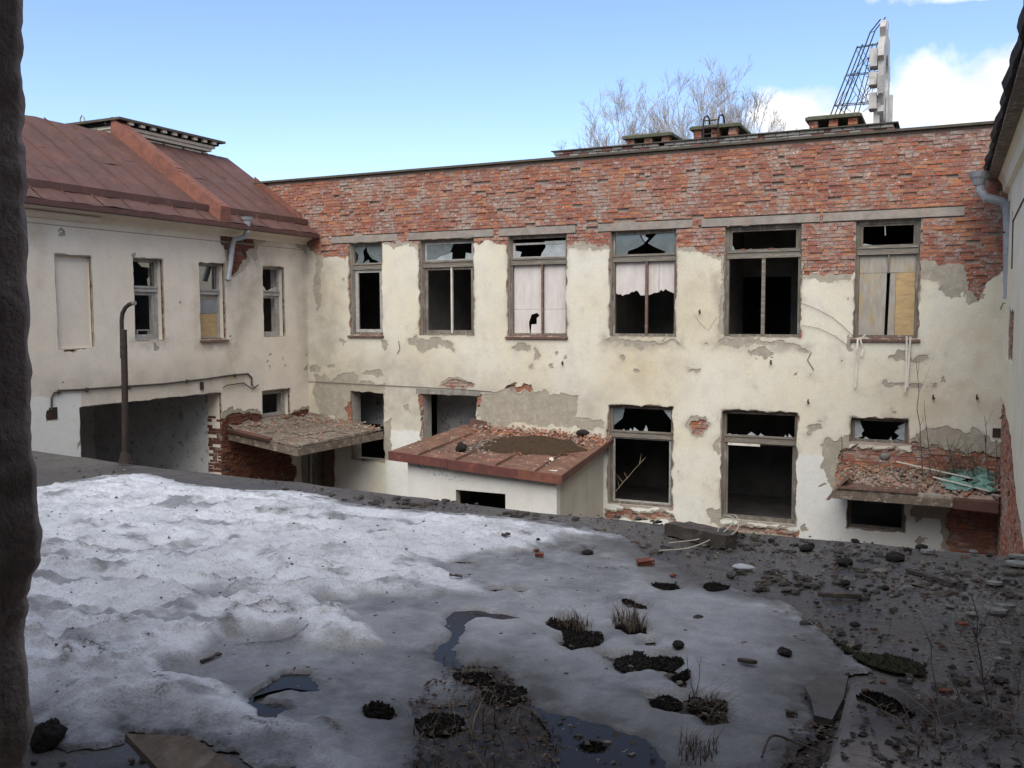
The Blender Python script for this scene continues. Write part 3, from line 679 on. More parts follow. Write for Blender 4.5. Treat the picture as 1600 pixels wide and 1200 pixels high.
iso_wall('plaster', MAIN, us, vs, Ff, -0.020, -0.008, M['plaster'], bld, A, bul)
def sampler(us, vs, F, lim):
    def f(u, v):
        i = np.clip(np.round((u-us[0])/(us[1]-us[0])).astype(int), 0, len(us)-1); j = np.clip(np.round((v-vs[0])/(vs[1]-vs[0])).astype(int), 0, len(vs)-1)
        return np.where(F[i, j] < lim, 1, -1)
    return f
lay_bricks(MAIN, bld, -17.4, 0.98, -4.9, 3.64, sampler(us, vs, Fr, 0.09), holes+lints, M['brick'], 300, 21)
for i, (a, b, v0, v1) in enumerate(lints):
    q = MB(); MAIN.box(q, a, b, v0, v1, 0.003, 0.3); q.build('lintel', M['lintel'], bld)
q = MB(); MAIN.box(q, -12.35, -10.5, -1.985, -1.86, -0.03, 0.3); q.build('lintel', M['concrete'], bld)
q = MB(); MAIN.box(q, -17.5, 1.2, 3.665, 3.715, -0.07, 0.55); q.build('parapet_cap', M['cap'], bld)
# floors, roof, partitions of the inside
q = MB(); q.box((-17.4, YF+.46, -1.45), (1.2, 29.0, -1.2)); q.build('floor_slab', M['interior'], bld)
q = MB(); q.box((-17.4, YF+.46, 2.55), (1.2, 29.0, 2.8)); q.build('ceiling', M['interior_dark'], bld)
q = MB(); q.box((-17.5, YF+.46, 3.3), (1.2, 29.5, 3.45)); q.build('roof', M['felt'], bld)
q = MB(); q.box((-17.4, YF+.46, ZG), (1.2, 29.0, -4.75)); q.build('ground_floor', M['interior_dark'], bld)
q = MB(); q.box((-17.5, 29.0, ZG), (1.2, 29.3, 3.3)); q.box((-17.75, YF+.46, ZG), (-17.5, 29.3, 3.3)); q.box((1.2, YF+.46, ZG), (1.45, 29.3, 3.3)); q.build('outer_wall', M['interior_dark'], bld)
for x in (-12.8, -10.2, -7.7, -5.1, -2.3):
    q = MB(); q.box((x, YF+.46, -1.199), (x+.12, 25.0, 2.549)); q.build('interior_wall', M['interior'], bld)
def doorwall(y, z0, z1, doors, mat):
    q = MB(); xs = sorted([-17.4]+[e for d in doors for e in d[:2]]+[1.2])
    for i in range(len(xs)-1):
        c = (xs[i]+xs[i+1])/2; top = [d[2] for d in doors if d[0] < c < d[1]]
        if top: q.box((xs[i], y, top[0]), (xs[i+1], y+.15, z1))
        else: q.box((xs[i], y, z0), (xs[i+1], y+.15, z1))
    q.build('interior_wall', M[mat], bld)
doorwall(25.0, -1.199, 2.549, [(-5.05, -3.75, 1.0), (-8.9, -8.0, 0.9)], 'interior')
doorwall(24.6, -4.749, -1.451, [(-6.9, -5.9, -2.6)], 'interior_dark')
q = MB(); q.box((-12.62, 21.9, -4.749), (-9.5, 22.0, -1.451)); q.build('interior_wall', M['interior_pale'], bld)
q = MB(); q.box((-15.7, 21.9, -3.05), (-13.5, 22.0, -1.451)); q.build('interior_wall', M['interior_pale'], bld)

# upper windows
def tall(i, **kw):
    a, b = UP[i]; return (a, b, SIL, HEAD)
TR = lambda i: (UP[i][0]+.08, UP[i][1]-.08, BAR[1]+.01, HEAD-.08)
LO = lambda i: (UP[i][0]+.08, UP[i][1]-.08, SIL+.06, BAR[0]-.005)
t = TR(0)
window(MAIN, bld, tall(0), BAR, sill='sill', label='narrow window with a cracked hole in its upper pane and empty lower half', inner=[(SIL+.06, BAR[0], .10, 'wood_pale')],
       panes=[(sub(t, [(0, 0), (.28, 0), (.33, .30), (.30, .72), (.42, .98), (.42, 1), (0, 1), (0, .75), (.12, .5), (.1, .2)]), .03, 'glass'), (sub(t, [(.42, 1), (.45, .65), (.62, .25), (.86, .10), (.8, 0), (1, 0), (1, 1)]), .03, 'glass'), (sub(t, [(.28, 0), (.52, 0), (.48, .22), (.36, .14)]), .05, 'glass')])
t = TR(1)
window(MAIN, bld, tall(1), BAR, mull=[(UP[1][0]+.86, SIL+.05, BAR[0])], mull_mat='lath', label='window with a thin pale pole in its empty lower half', inner=[(BAR[1], HEAD-.07, .06, 'wood_pale'), (SIL+.06, BAR[0], .08, 'wood')],
       panes=[(sub(t, [(0, 0), (.16, 0), (.30, .30), (.52, .45), (.56, .7), (.60, 1), (0, 1)]), .03, 'glass'), (sub(t, [(.16, 0), (.55, 0), (.56, .45), (.45, .48), (.30, .28)]), .045, 'glass_pale'), (sub(t, [(.82, 0), (1, 0), (1, .32), (.84, .42)]), .03, 'glass_pale')])
t, l = TR(2), LO(2); mu = UP[2][0]+.86
window(MAIN, bld, tall(2), BAR, sill='sill', mull=[(mu, SIL+.05, BAR[0])], mull_mat='wood_brown', label='window boarded with pale sheets, one small black hole low down',
       inner=[(BAR[1], HEAD-.17, .06, 'wood_pale')],
       panes=[(sub(t, [(.52, 0), (1, 0), (1, .86), (.60, .86), (.62, .55), (.54, .22)]), .035, 'glass_pale'), (sub(t, [(.0, 0), (.12, .0), (.16, .35), (.03, .42)]), .035, 'glass_pale')],
       boards=[([(l[0], 0.16), (mu-.02, 0.16), (mu-.02, BAR[0]-.005), (l[0], BAR[0]-.005)], .075, 'board_pale'), ([(mu+.02, 0.16), (l[1], 0.16), (l[1], BAR[0]-.005), (mu+.02, BAR[0]-.005)], .075, 'board_pale'),
               ([(l[0], l[2]), (-9.25, l[2]), (-9.27, -.16), (-9.20, .03), (-9.05, .07), (-8.98, 0.01), (-9.06, -.06), (-9.06, -.20), (-9.20, -.21), (-9.22, l[2]), (mu-.02, l[2]), (mu-.02, 0.155), (l[0], 0.155)], .077, 'board_pale'),
               ([(mu+.02, l[2]), (l[1], l[2]), (l[1], 0.155), (mu+.02, 0.155)], .077, 'board_pale')])
t, l = TR(3), LO(3); mu = UP[3][0]+.84
rag = [(l[0]+(l[1]-l[0])*k/26, .53-.05*math.sin(k*.5)+random.uniform(-.03, .03)-(.08 if 11 <= k <= 14 else 0)) for k in range(27)]
left = [q for q in rag if q[0] < mu-.02]; right = [q for q in rag if q[0] > mu+.02]
window(MAIN, bld, tall(3), BAR, mull=[(mu, SIL+.05, BAR[0])], mull_mat='wood_brown', mull_w=.06, label='window with torn pale boards above and an empty lower half', 
       panes=[(sub(t, [(0, 0), (.2, 0), (.22, .2), (.38, .35), (.5, .55), (.42, .9), (.42, 1), (0, 1)]), .03, 'glass'), (sub(t, [(.55, .55), (.7, .3), (.86, .1), (.8, 0), (1, 0), (1, 1), (.70, 1)]), .03, 'glass'), (sub(t, [(.42, 1), (.5, .62), (.56, .8), (.5, .9), (.52, 1)]), .05, 'glass_pale')],
       boards=[([*left, (mu-.02, left[-1][1]), (mu-.02, BAR[0]-.005), (l[0], BAR[0]-.005)], .075, 'board_pale'), ([(mu+.02, right[0][1]), *[q for q in right if q[0] < mu+.27], (mu+.27, BAR[0]-.005), (mu+.02, BAR[0]-.005)], .073, 'board_pale'), ([(mu+.275, .53), *[q for q in right if q[0] > mu+.28], (l[1], .52), (l[1], BAR[0]-.005), (mu+.275, BAR[0]-.005)], .077, 'board_pale')])
t = TR(4)
window(MAIN, bld, tall(4), BAR, mull=[(UP[4][0]+.82, SIL+.05, BAR[0])], mull_mat='wood_bar', mull_w=.075, label='empty window with one bare post and slivers of glass above', inner=[(BAR[1], HEAD-.07, .06, 'wood')],
       panes=[(sub(t, [(0, 0), (.08, 0), (.05, .25), (.0, .4)]), .03, 'glass_pale'), (sub(t, [(.22, 0), (.27, 0), (.33, .14)]), .03, 'glass_pale'), (sub(t, [(.0, .4), (.04, .38), (.03, .8), (0, .9)]), .03, 'glass')])
for x in (-4.15, -3.55):
    q = MB(); MAIN.box(q, x, x+.09, BAR[1]+.02, BAR[1]+.06, .1, .17); q.build('brick_chip', M['rust_red'], bld)
t, l = TR(5), LO(5); mu = UP[5][0]+.64
window(MAIN, bld, tall(5), BAR, sill='sill', mull=[(mu, .85, BAR[0])], mull_mat='wood', mull_w=.03, label='window closed with grey and ochre plywood sheets', inner=[(BAR[1], HEAD-.07, .06, 'wood')],
       panes=[(sub(t, [(0, 0), (1, 0), (.86, .06), (.6, .05), (.42, .08), (.25, .07), (.08, .16), (0, .12)]), .03, 'glass_pale'), (sub(t, [(.44, .5), (.46, .5), (.45, 1), (.43, 1)]), .03, 'glass_pale')],
       boards=[([(l[0], .86), (mu-.015, .86), (mu-.015, l[3]), (l[0], l[3])], .05, 'board_grey'), ([(mu+.015, .86), (l[1], .86), (l[1], l[3]), (mu+.015, l[3])], .05, 'board_grey'),
               ([(l[0], l[2]), (mu-.055, l[2]), (mu-.03, .855), (l[0], .855)], .055, 'board_grey'), ([(mu+.005, l[2]), (mu+.14, l[2]), (mu+.14, .855), (mu+.035, .855)], .06, 'board_grey'), ([(mu+.145, l[2]), (l[1], l[2]), (l[1], .855), (mu+.145, .855)], .052, 'board_ochre')])
# ground floor windows
def shards(r, n, seed, hmax, mt='glass_pale'):
    rn = random.Random(seed); out = []; x = 0
    while x < .96:
        if rn.random() < .3: x += rn.uniform(.05, .2); continue
        w = rn.uniform(.05, .16); h = rn.uniform(.1, 1)*hmax
        out.append((sub(r, [(x, 0), (min(1, x+w), 0), (min(1, x+w*rn.uniform(.6, 1)), h*rn.uniform(.2, .5)), (x+w*rn.uniform(.2, .6), h)]), .03+rn.uniform(0, .01), mt)); x += w*rn.uniform(1, 1.6)
    return out
b1 = (-2.84, -2.69); r = (D1[0]+.08, D1[1]-.08, b1[1], D1[3]-.08)
window(MAIN, bld, D1, b1, label='large ground floor window empty below a broken top light, a stalk inside', panes=shards(r, 5, 4, .32)[1:5]+[(sub(r, [(0, .2), (.16, .55), (.2, 1), (0, 1)]), .03, 'glass'), (sub(r, [(.86, 1), (1, .55), (1, 1)]), .03, 'glass_pale')], inner=[(D1[2]+.06, b1[0], .045, 'wood_pale')])
b2 = (-2.82, -2.66); r = (D2[0]+.08, D2[1]-.08, b2[1], D2[3]-.08)
window(MAIN, bld, D2, b2, label='large ground floor window empty below jagged glass teeth', panes=shards(r, 8, 9, .30), inner=[(D2[2]+.06, b2[0], .04, 'wood')])
q = MB(); MAIN.box(q, D2[0]+.12, D2[0]+.82, b2[0]-.06, b2[0]-.01, .09, .12); q.build('lath', M['lath'], bld)
r = (W6B[0]+.07, W6B[1]-.07, W6B[2]+.06, W6B[3]-.07)
window(MAIN, bld, W6B, None, fw=.07, label='small wide window with a star shaped hole in its glass', panes=[(sub(r, [(0, 0), (.16, .12), (.14, .3), (.19, .45), (.12, .8), (.11, 1), (0, 1)]), .03, 'glass_pale'), (sub(r, [(1, 0), (.84, .1), (.9, .25), (.80, .42), (.86, .6), (.9, .62), (.86, .75), (1, .95)]), .03, 'glass_pale')]+shards(r, 8, 12, .22))
window(MAIN, bld, W6C, None, fw=.07, label='low empty window half hidden below the broken canopy slab')
q = MB(); MAIN.box(q, -15.42, -14.99, ZG+.02, -2.99, .10, .15); q.build('door', M['wood_brown'], bld)
# bits on the wall
def wire(fac, pts, d, r=.0045, mat='cable', name='wire'):
    q = MB(); q.tube([fac.p(u, v, d) for u, v in fac.px(pts)], r, 5); return q.build(name, M[mat], bld)
wire(MAIN, [(1251, 473), (1275, 482), (1300, 495), (1318, 510), (1333, 525)], -.05)
wire(MAIN, [(1253, 508), (1280, 513), (1305, 525), (1325, 540)], -.05)
wire(MAIN, [(1268, 550), (1262, 562), (1272, 578)], -.04, .008)
wire(MAIN, [(1120, 495), (1108, 515), (1095, 505), (1085, 490)], -.04, .004, 'wire')
wire(MAIN, [(622, 552), (626, 545), (624, 532)], -.04, .008)
wire(MAIN, [(482, 596), (560, 600), (640, 604), (720, 608), (770, 612)], -.035, .007)
for (x, y) in ((1094, 487), (1263, 627), (1526, 620), (880, 567), (1458, 620), (1205, 566)):
    u, v = MAIN.px([(x, y)])[0]
    q = MB(); q.tube([MAIN.p(u, v, 0), MAIN.p(u, v+.005, -.10), MAIN.p(u+.03, v-.03, -.13)], .018, 6); q.tube([MAIN.p(u, v-.05, -.03), MAIN.p(u, v+.05, -.03)], .012, 5); q.build('bracket', M['iron'], bld)
u, v = MAIN.px([(1557, 676)])[0]; q = MB(); MAIN.box(q, u-.07, u+.07, v-.09, v+.09, -.035, .0); q.build('box_plate', M['iron'], bld)

# loose white strips hanging from the sill of the plywood window
for i, (pts, lab) in enumerate((([(1341, 528), (1340, 545), (1339, 570), (1337, 605)], 'long pale strip hanging straight down from the left of the plywood window sill'), ([(1353, 522), (1345, 530), (1349, 545), (1347, 556)], 'short twisted pale strip looped over the sill under the grey plywood'), ([(1417, 525), (1417, 545), (1416, 575), (1415, 612)], 'outer of the two long pale strips hanging below the ochre plywood'), ([(1423, 526), (1421, 550), (1419, 580), (1418, 605)], 'inner strip beside the wall patch below the ochre plywood sheet'))):
    P_ = [MAIN.p(u, v, -.10-.02*math.sin(k*2+i)) for k, (u, v) in enumerate(MAIN.px(pts))]
    q = MB(); w = .018
    for a, c in zip(P_[:-1], P_[1:]): q.hexa([a+[-w, 0, 0], a+[w, 0, 0], a+[w, .012, 0], a+[-w, .012, 0], c+[-w, 0, 0], c+[w, 0, 0], c+[w, .012, 0], c+[-w, .012, 0]])
    tag(q.build('hanging_strip', M['lath']), lab, 'strip', 'strips hanging from the window sill')
# ================================================================== left wing
lb = empty('plastered_building', (XL-3, 12, ZG), 'left wing with pinkish plaster walls under a rusty brown sheet metal roof', 'building')
LH = [(14.48, 15.29, -.50, 1.26), (16.40, 17.22, -.52, 1.26), (18.60, 19.42, -.50, 1.28), (18.47, 19.56, -2.60, -1.90), (13.0, 17.01, ZG+.01, -1.81), (19.98, 20.36, ZG+.01, -2.98)]
NICHE = (12.57, 13.41, -.62, 1.23)
core_wall('wall', LEFT, 5.0, YF-.02, ZG, 2.05, LH+[NICHE], 0.055, 0.375, M['mortar_dark'], lb, M['plaster_left'])
us = np.arange(10.0, YF+.03, cell); vs = np.arange(-5.2, 2.0, cell)
U, V = np.meshgrid(us, vs, indexing='ij')
wx = 0.34*fbm(U*3.4, V*3.4, 111, 5, .68); wy = 0.34*fbm(U*3.4, V*3.4, 131, 5, .68); W = (wx, wy)
Fop = np.full(U.shape, 9.0)
for h in LH: Fop = np.minimum(Fop, sdf_rect(U, V, h)+0.03*fbm(U*5, V*5, 3, 3)-.004)
Fop = np.minimum(Fop, sdf_rect(U, V, NICHE)+0.02*fbm(U*5, V*5, 4, 3))
px = LEFT.px
Fr = Fop.copy()
for p in [[(331, 340), (331, 352), (346, 362), (347, 383), (357, 396), (360, 432), (369, 428), (373, 416), (384, 405), (386, 392), (398, 391), (397, 376), (411, 362), (416, 340)],
          [(348, 652), (368, 643), (405, 647), (430, 655), (455, 648), (470, 640), (484, 640), (484, 680), (348, 700)], [(470, 340), (486, 340), (486, 372), (478, 372)], [(100, 546), (143, 546), (143, 549), (100, 549)],
          [(342, 680), (452, 688), (456, 720), (464, 735), (455, 770), (342, 770)], [(72, 640), (80, 640), (80, 655), (73, 655)]]: local_min(Fr, U, V, px(p), W)
Ff = np.minimum(Fr-.015+.05*fbm(U*3, V*3, 18, 4), Fop)
for p in [[(325, 345), (345, 372), (352, 400), (360, 436), (372, 432), (388, 408), (402, 394), (421, 370), (425, 340)], [(456, 368), (487, 365), (487, 402), (475, 397), (462, 385)], [(346, 645), (360, 636), (378, 640), (408, 640), (408, 655), (350, 660)], [(454, 645), (484, 630), (484, 650)], [(472, 575), (484, 570), (484, 582)], [(235, 540), (250, 545), (240, 550)], [(482, 405), (487, 405), (487, 480), (484, 478)]]: local_min(Ff, U, V, px(p), W)
Ff = np.minimum(Ff, (0.31-fbm(U*3.1, V*3.1, 177, 5, .62))*.5)
white = ((V < -1.52+.03*fbm(U*3, V*3, 5, 3)) & (U < 13.05)).astype(float)
stain_tone = field([[(330, 345), (430, 345), (430, 420), (365, 560), (355, 430)], [(40, 595), (330, 575), (400, 580), (400, 600), (345, 618), (60, 640)], [(455, 345), (486, 360), (486, 600), (470, 600)]], LEFT, U, V, .35)*.55  # last patch darkens the wall beside the inner corner
stain_tone = np.maximum(stain_tone, .8*field([[(205, 532), (260, 532), (260, 540), (205, 540)], [(306, 534), (358, 534), (358, 542), (306, 542)], [(40, 320), (486, 372), (486, 382), (40, 326)]], LEFT, U, V, .12, W))  # darker strips below two sills and along under the eave
ochre = field([[(40, 350), (66, 352), (66, 445), (58, 450), (55, 400), (40, 370)], [(425, 360), (440, 362), (438, 385), (428, 385)], [(300, 420), (312, 430), (310, 520), (302, 520)], [(352, 540), (365, 540), (366, 600), (354, 600)]], LEFT, U, V, .12, W)*.5
iso_wall('render_coat', LEFT, us, vs, Fr, -.010, .032, M['render'], lb)
iso_wall('plaster', LEFT, us, vs, Ff, -.020, -.008, M['plaster_left'], lb, {'white': white, 'stain_tone': stain_tone, 'ochre': ochre})
nb = MB(); LEFT.box(nb, NICHE[0]-.02, NICHE[1]+.02, NICHE[2]-.02, NICHE[3]+.02, .09, .2); nb.build('blind_niche', M['plaster_left'], lb, label='walled up window recess')
lay_bricks(LEFT, lb, 10, YF-.03, -4.6, 2.0, sampler(us, vs, Fr, .09), LH+[NICHE], M['brick_dark'], 300, 41, spall=.25, missing=.05)
# shallow groove below the cornice
q = MB(); LEFT.box(q, 5, 20.38, 1.78, 1.80, -.024, -.019); q.build('plaster_joint', M['render'], lb)
# cornice profile along the wall
prof = [(0.05, 1.93), (-.03, 1.93), (-.05, 1.99), (-.10, 2.03), (-.22, 2.08), (-.27, 2.14), (-.40, 2.15), (-.40, 2.19), (.2, 2.19)]
q = MB(); q.prism([(XL-d, 5.0, z) for d, z in prof], (0, YF-5.03, 0)); q.build('cornice', M['plaster_left'], lb)
q = MB(); q.prism([(XL-d, 5.0, z) for d, z in [(-.005, 1.90), (-.06, 1.90), (-.15, 1.97), (-.15, 2.02), (-.06, 2.02), (-.005, 1.99)]], (0, 8.6, 0)); q.build('cornice_moulding', M['plaster_left'], lb)
ROOF = lambda x: -8.085-.673*x
XE, XRG, ZR = -15.30, -18.72, -8.085+.673*18.72
q = MB(); q.hexa([(XE, 5, ROOF(XE)-.14), (XE, YF-.03, ROOF(XE)-.14), (XRG, YF-.03, ROOF(XRG)-.14), (XRG, 5, ROOF(XRG)-.14), (XE, 5, ROOF(XE)-.03), (XE, YF-.03, ROOF(XE)-.03), (XRG, YF-.03, ROOF(XRG)-.03), (XRG, 5, ROOF(XRG)-.03)])
q.hexa([(XRG, 5, ROOF(XRG)-.14), (XRG, YF-.03, ROOF(XRG)-.14), (-22.2, YF-.03, 2.1), (-22.2, 5, 2.1), (XRG, 5, ROOF(XRG)-.02), (XRG, YF-.03, ROOF(XRG)-.02), (-22.2, YF-.03, 2.2), (-22.2, 5, 2.2)])
q.box((-22.0, 5.0, ZG), (-21.7, YF-.03, 2.2)); q.box((-21.7, 5.0, ZG), (XL-.44, 5.3, 2.2)); q.build('roof_deck', M['iron'], lb)
rn = random.Random(5)
y = 5.0; first = True
xs_split = -17.1
while y < YF-.1:
    y1 = min(y+.70, YF-.03)
    for (xa, xb) in ((XE-.01, -17.0+rn.uniform(-.5, .5)), (None, XRG)):
        if xa is None: xa = last
        last = xb
        j = rn.uniform(0, .012)
        vs_, fs_ = [], []
        n = 5
        for i in range(n+1):
            x = xa+(xb-xa)*i/n
            for k in range(4):
                yy = y+.012+(y1-y-.024)*k/3
                vs_.append((x, yy, ROOF(x)-.015+j+(.008*math.sin(i*2.1+y*3)+.012*math.sin(k*1.9+y*7+i) if 0 < k < 3 else 0)))
        for i in range(n):
            for k in range(3): fs_.append((i*4+k, i*4+k+1, (i+1)*4+k+1, (i+1)*4+k))
        q = MB(); q.add(vs_, fs_); q.build('roof_sheet', M['rust_roof'], lb)
    if y1 < YF-.1:
        q = MB(); q.hexa([(XE-.3, y1-.012, ROOF(XE-.3)-.03), (XE-.3, y1+.012, ROOF(XE-.3)-.03), (XRG, y1+.012, ROOF(XRG)-.03), (XRG, y1-.012, ROOF(XRG)-.03), (XE-.3, y1-.006, ROOF(XE-.3)+.028), (XE-.3, y1+.006, ROOF(XE-.3)+.028), (XRG, y1+.006, ROOF(XRG)+.028), (XRG, y1-.006, ROOF(XRG)+.028)]); q.build('seam', M['rust_roof'], lb)
    y = y1
q = MB(); q.box((-15.70, 5, ROOF(-15.70)-.02), (-15.665, YF-.04, ROOF(-15.70)+.125)); q.build('gutter_upstand', M['rust_roof'], lb)
q = MB(); q.hexa([(XE-.02, 5, ROOF(XE)-.12), (XE+.005, 5, ROOF(XE)-.12), (XE+.005, YF-.04, ROOF(XE)-.12), (XE-.02, YF-.04, ROOF(XE)-.12), (XE-.02, 5, ROOF(XE)-.012), (XE+.005, 5, ROOF(XE)-.012), (XE+.005, YF-.04, ROOF(XE)-.012), (XE-.02, YF-.04, ROOF(XE)-.012)]); q.build('eave_edge', M['rust_roof'], lb)
# rust red fire wall across the roof, in two lengths
fx = [-15.33, -16.62, -16.72, -18.75]
for a, c, h0, nm in ((fx[0], fx[1], .34, 'fire_wall'), (fx[2], fx[3], .38, 'fire_wall'), (fx[1], fx[2], .36, 'fire_wall_joint')):
    wd = .36 if nm == 'fire_wall' else .30
    q = MB(); q.hexa([(a, 16.66, ROOF(a)-.02), (a, 16.66+wd, ROOF(a)-.02), (c, 16.66+wd, ROOF(c)-.02), (c, 16.66, ROOF(c)-.02), (a, 16.70, ROOF(a)+h0), (a, 16.70+wd-.06, ROOF(a)+h0), (c, 16.70+wd-.06, ROOF(c)+h0), (c, 16.70, ROOF(c)+h0)]); q.build(nm, M['rust_red'], lb)
# flashing where the roof meets the brick gable
q = MB(); q.hexa([(-15.9, YF-.06, ROOF(-15.9)), (-15.9, YF-.035, ROOF(-15.9)), (-17.45, YF-.035, ROOF(-17.45)), (-17.45, YF-.06, ROOF(-17.45)), (-15.9, YF-.06, ROOF(-15.9)+.16), (-15.9, YF-.035, ROOF(-15.9)+.16), (-17.45, YF-.035, ROOF(-17.45)+.2), (-17.45, YF-.06, ROOF(-17.45)+.2)]); q.build('flashing', M['rust_red'], lb)
q = MB(); q.hexa([(-18.72, YF-.05, 3.0), (-17.4, YF-.05, 3.0), (-17.4, YF+.3, 3.0), (-18.72, YF+.3, 3.0), (-18.72, YF-.05, ZR), (-17.4, YF-.05, ROOF(-17.4)), (-17.4, YF+.3, ROOF(-17.4)), (-18.72, YF+.3, ZR)]); q.build('gable_edge', M['rust_roof'], lb)
# windows of the left wing
def lwin(r, **kw): return window(LEFT, lb, r, mats=('wood_pale', 'wood_pale'), fw=.06, d=.16, fd=.08, **kw)
r = LH[0]; t = (r[0]+.07, r[1]-.07, .68, r[3]-.07)
lwin(r, bar=(.55, .66), label='window with a ragged black hole in its upper pane', inner=[(r[2]+.05, .55, .09, 'wood_pale')], panes=[(sub(t, [(0, 0), (.2, .12), (.08, .45), (.2, .62), (.1, 1), (0, 1)]), .03, 'glass_dark'), (sub(t, [(.75, 0), (1, 0), (1, 1), (.35, 1), (.5, .82), (.8, .8), (.9, .5), (.72, .3)]), .03, 'glass_dark')])
q = MB(); LEFT.box(q, 14.78, 15.14, -.44, -.40, .28, .31); LEFT.box(q, 14.78, 14.82, -.40, -.30, .28, .31); LEFT.box(q, 15.10, 15.14, -.40, -.30, .28, .31); LEFT.box(q, 14.78, 15.14, -.30, -.27, .28, .31); q.build('sash_piece', M['wood_pale'], lb)
r = LH[1]; t = (r[0]+.07, r[1]-.07, .66, r[3]-.07)
lwin(r, bar=(.53, .64), sill='wood_brown', label='window closed by an ochre board and a blue grey sheet', panes=[(sub(t, [(0, 0), (1, 0), (1, 1), (0, 1)]), .03, 'glass_dark')],
     boards=[([(r[0]+.06, .08), (r[1]-.06, .08), (r[1]-.06, .42), (r[0]+.06, .42)], .04, 'board_blue'), ([(r[0]+.06, .425), (r[1]-.06, .425), (r[1]-.06, .53), (r[0]+.06, .53)], .042, 'board_grey'), ([(r[0]+.06, r[2]+.05), (r[1]-.06, r[2]+.05), (r[1]-.06, .075), (r[0]+.06, .075)], .044, 'board_ochre')])
r = LH[2]; t = (r[0]+.07, r[1]-.07, .68, r[3]-.07)
lwin(r, bar=(.54, .66), label='empty window nearest to the inner corner', inner=[(r[2]+.05, .54, .08, 'wood_pale')], panes=[(sub(t, [(0, 0), (.4, 0), (.3, .15), (.12, .3), (0, .25)]), .03, 'glass_pale'), (sub(t, [(.5, 0), (1, 0), (1, .2)]), .03, 'glass_pale')])
lwin(LH[3], label='small empty window above the broken porch slab', sill='wood_brown', inner=[(LH[3][2]+.05, LH[3][3]-.06, .06, 'wood_pale')])
q = MB(); q.box((-21.6, 5.3, -1.62), (XL-.44, YF-.5, -1.45)); q.build('floor_slab', M['interior'], lb)
q = MB(); q.box((-19.2, 5.3, -1.449), (-19.05, YF-.5, 2.1)); q.box((-21.6, 15.9, -1.449), (XL-.44, 16.0, 2.1)); q.box((-21.6, 18.0, -1.449), (XL-.44, 18.1, 2.1)); q.build('interior_wall', M['interior_dark'], lb)
q = MB(); q.box((-21.6, 18.2, ZG), (XL-.44, 18.3, -1.621)); q.build('interior_wall', M['interior_dark'], lb)
# carriage way through the wing
q = MB(); q.box((-21.6, 17.02, ZG), (XL-.44, 17.2, -1.83)); q.box((-21.6, 12.8, ZG), (XL-.44, 12.98, -1.83)); q.box((-20.3, 12.98, ZG), (-20.1, 17.02, -1.83)); q.build('passage_wall', M['interior_pale'], lb)
q = MB(); q.box((-20.1, 12.98, -1.829), (XL-.44, 17.02, -1.70)); q.build('passage_ceiling', M['interior'], lb)
jamb = Fac((0, 17.008, 0), (-1, 0, 0), (0, 1, 0))      # sooty brick jamb of the carriage way
lay_bricks(jamb, lb, 15.80, 16.22, -4.6, -2.0, lambda u, v: np.where(fbm(u*2, v*2, 3)+(-2.2-v)*2 > 0, 1, -1), [], M['brick_dark'], 120, 51, face=-.004, depth=.02, cols=[5, 9, 9, 3])
q = MB(); q.prism([(XL+.02-.05*k, 17.0, z) for k, z in ((0, -1.9), (0, -2.3), (5, -1.9))], (0, -.25, 0))
# cable along the passage
q = MB(); pts = [(78, 640), (78, 622), (82, 614), (92, 610), (120, 609), (160, 606), (250, 600), (320, 592), (360, 586), (385, 584), (391, 590), (391, 602)]
q.tube([LEFT.p(u, v, -.05) for u, v in LEFT.px(pts)], .020, 6); q.build('cable', M['cable'], lb)
q = MB(); q.tube([LEFT.p(u, v, -.05-.03*(k % 2)) for k, (u, v) in enumerate(LEFT.px([(346, 606), (350, 602), (378, 598), (385, 604), (393, 608), (400, 601)]))], .014, 5); q.tube([LEFT.p(u, v, -.06) for u, v in LEFT.px([(391, 600), (394, 606), (399, 602)])], .014, 5); q.build('wire', M['cable'], lb)
q = MB()
for pt in ((90, 611), (134, 608), (200, 604), (290, 595), (365, 586)):
    u, v = LEFT.px([pt])[0]; LEFT.box(q, u-.02, u+.02, v-.05, v+.03, -.075, -.02)
q.build('cable_clip', M['cable'], lb)
u, v = LEFT.px([(313, 600)])[0]; q = MB(); LEFT.box(q, u-.04, u+.04, v-.13, v+.05, -.07, -.02); q.build('junction_box', M['iron'], lb)
u, v = LEFT.px([(82, 646)])[0]; q = MB(); LEFT.box(q, u-.09, u+.09, v-.12, v+.12, -.03, -.005); q.build('hole_plate', M['iron'], lb)
# down pipe with funnel
dp = [on(0, -15.36, 386, 352), on(0, -15.36, 386, 362), on(0, -15.45, 382, 370), on(0, -15.62, 366, 374), on(0, -15.66, 363, 384), on(0, -15.64, 360, 410), on(0, -15.60, 356, 438)]
pipe = MB().tube(dp, .065, 10).build('downpipe', M['galv'], lb)
c = on(0, -15.36, 386, 347); MB().tube([c+[0, 0, -.10], c+[0, 0, .02], c+[0, 0, .05], c+[0, 0, .12]], .075, 12, .15).build('funnel', M['galv'], pipe)

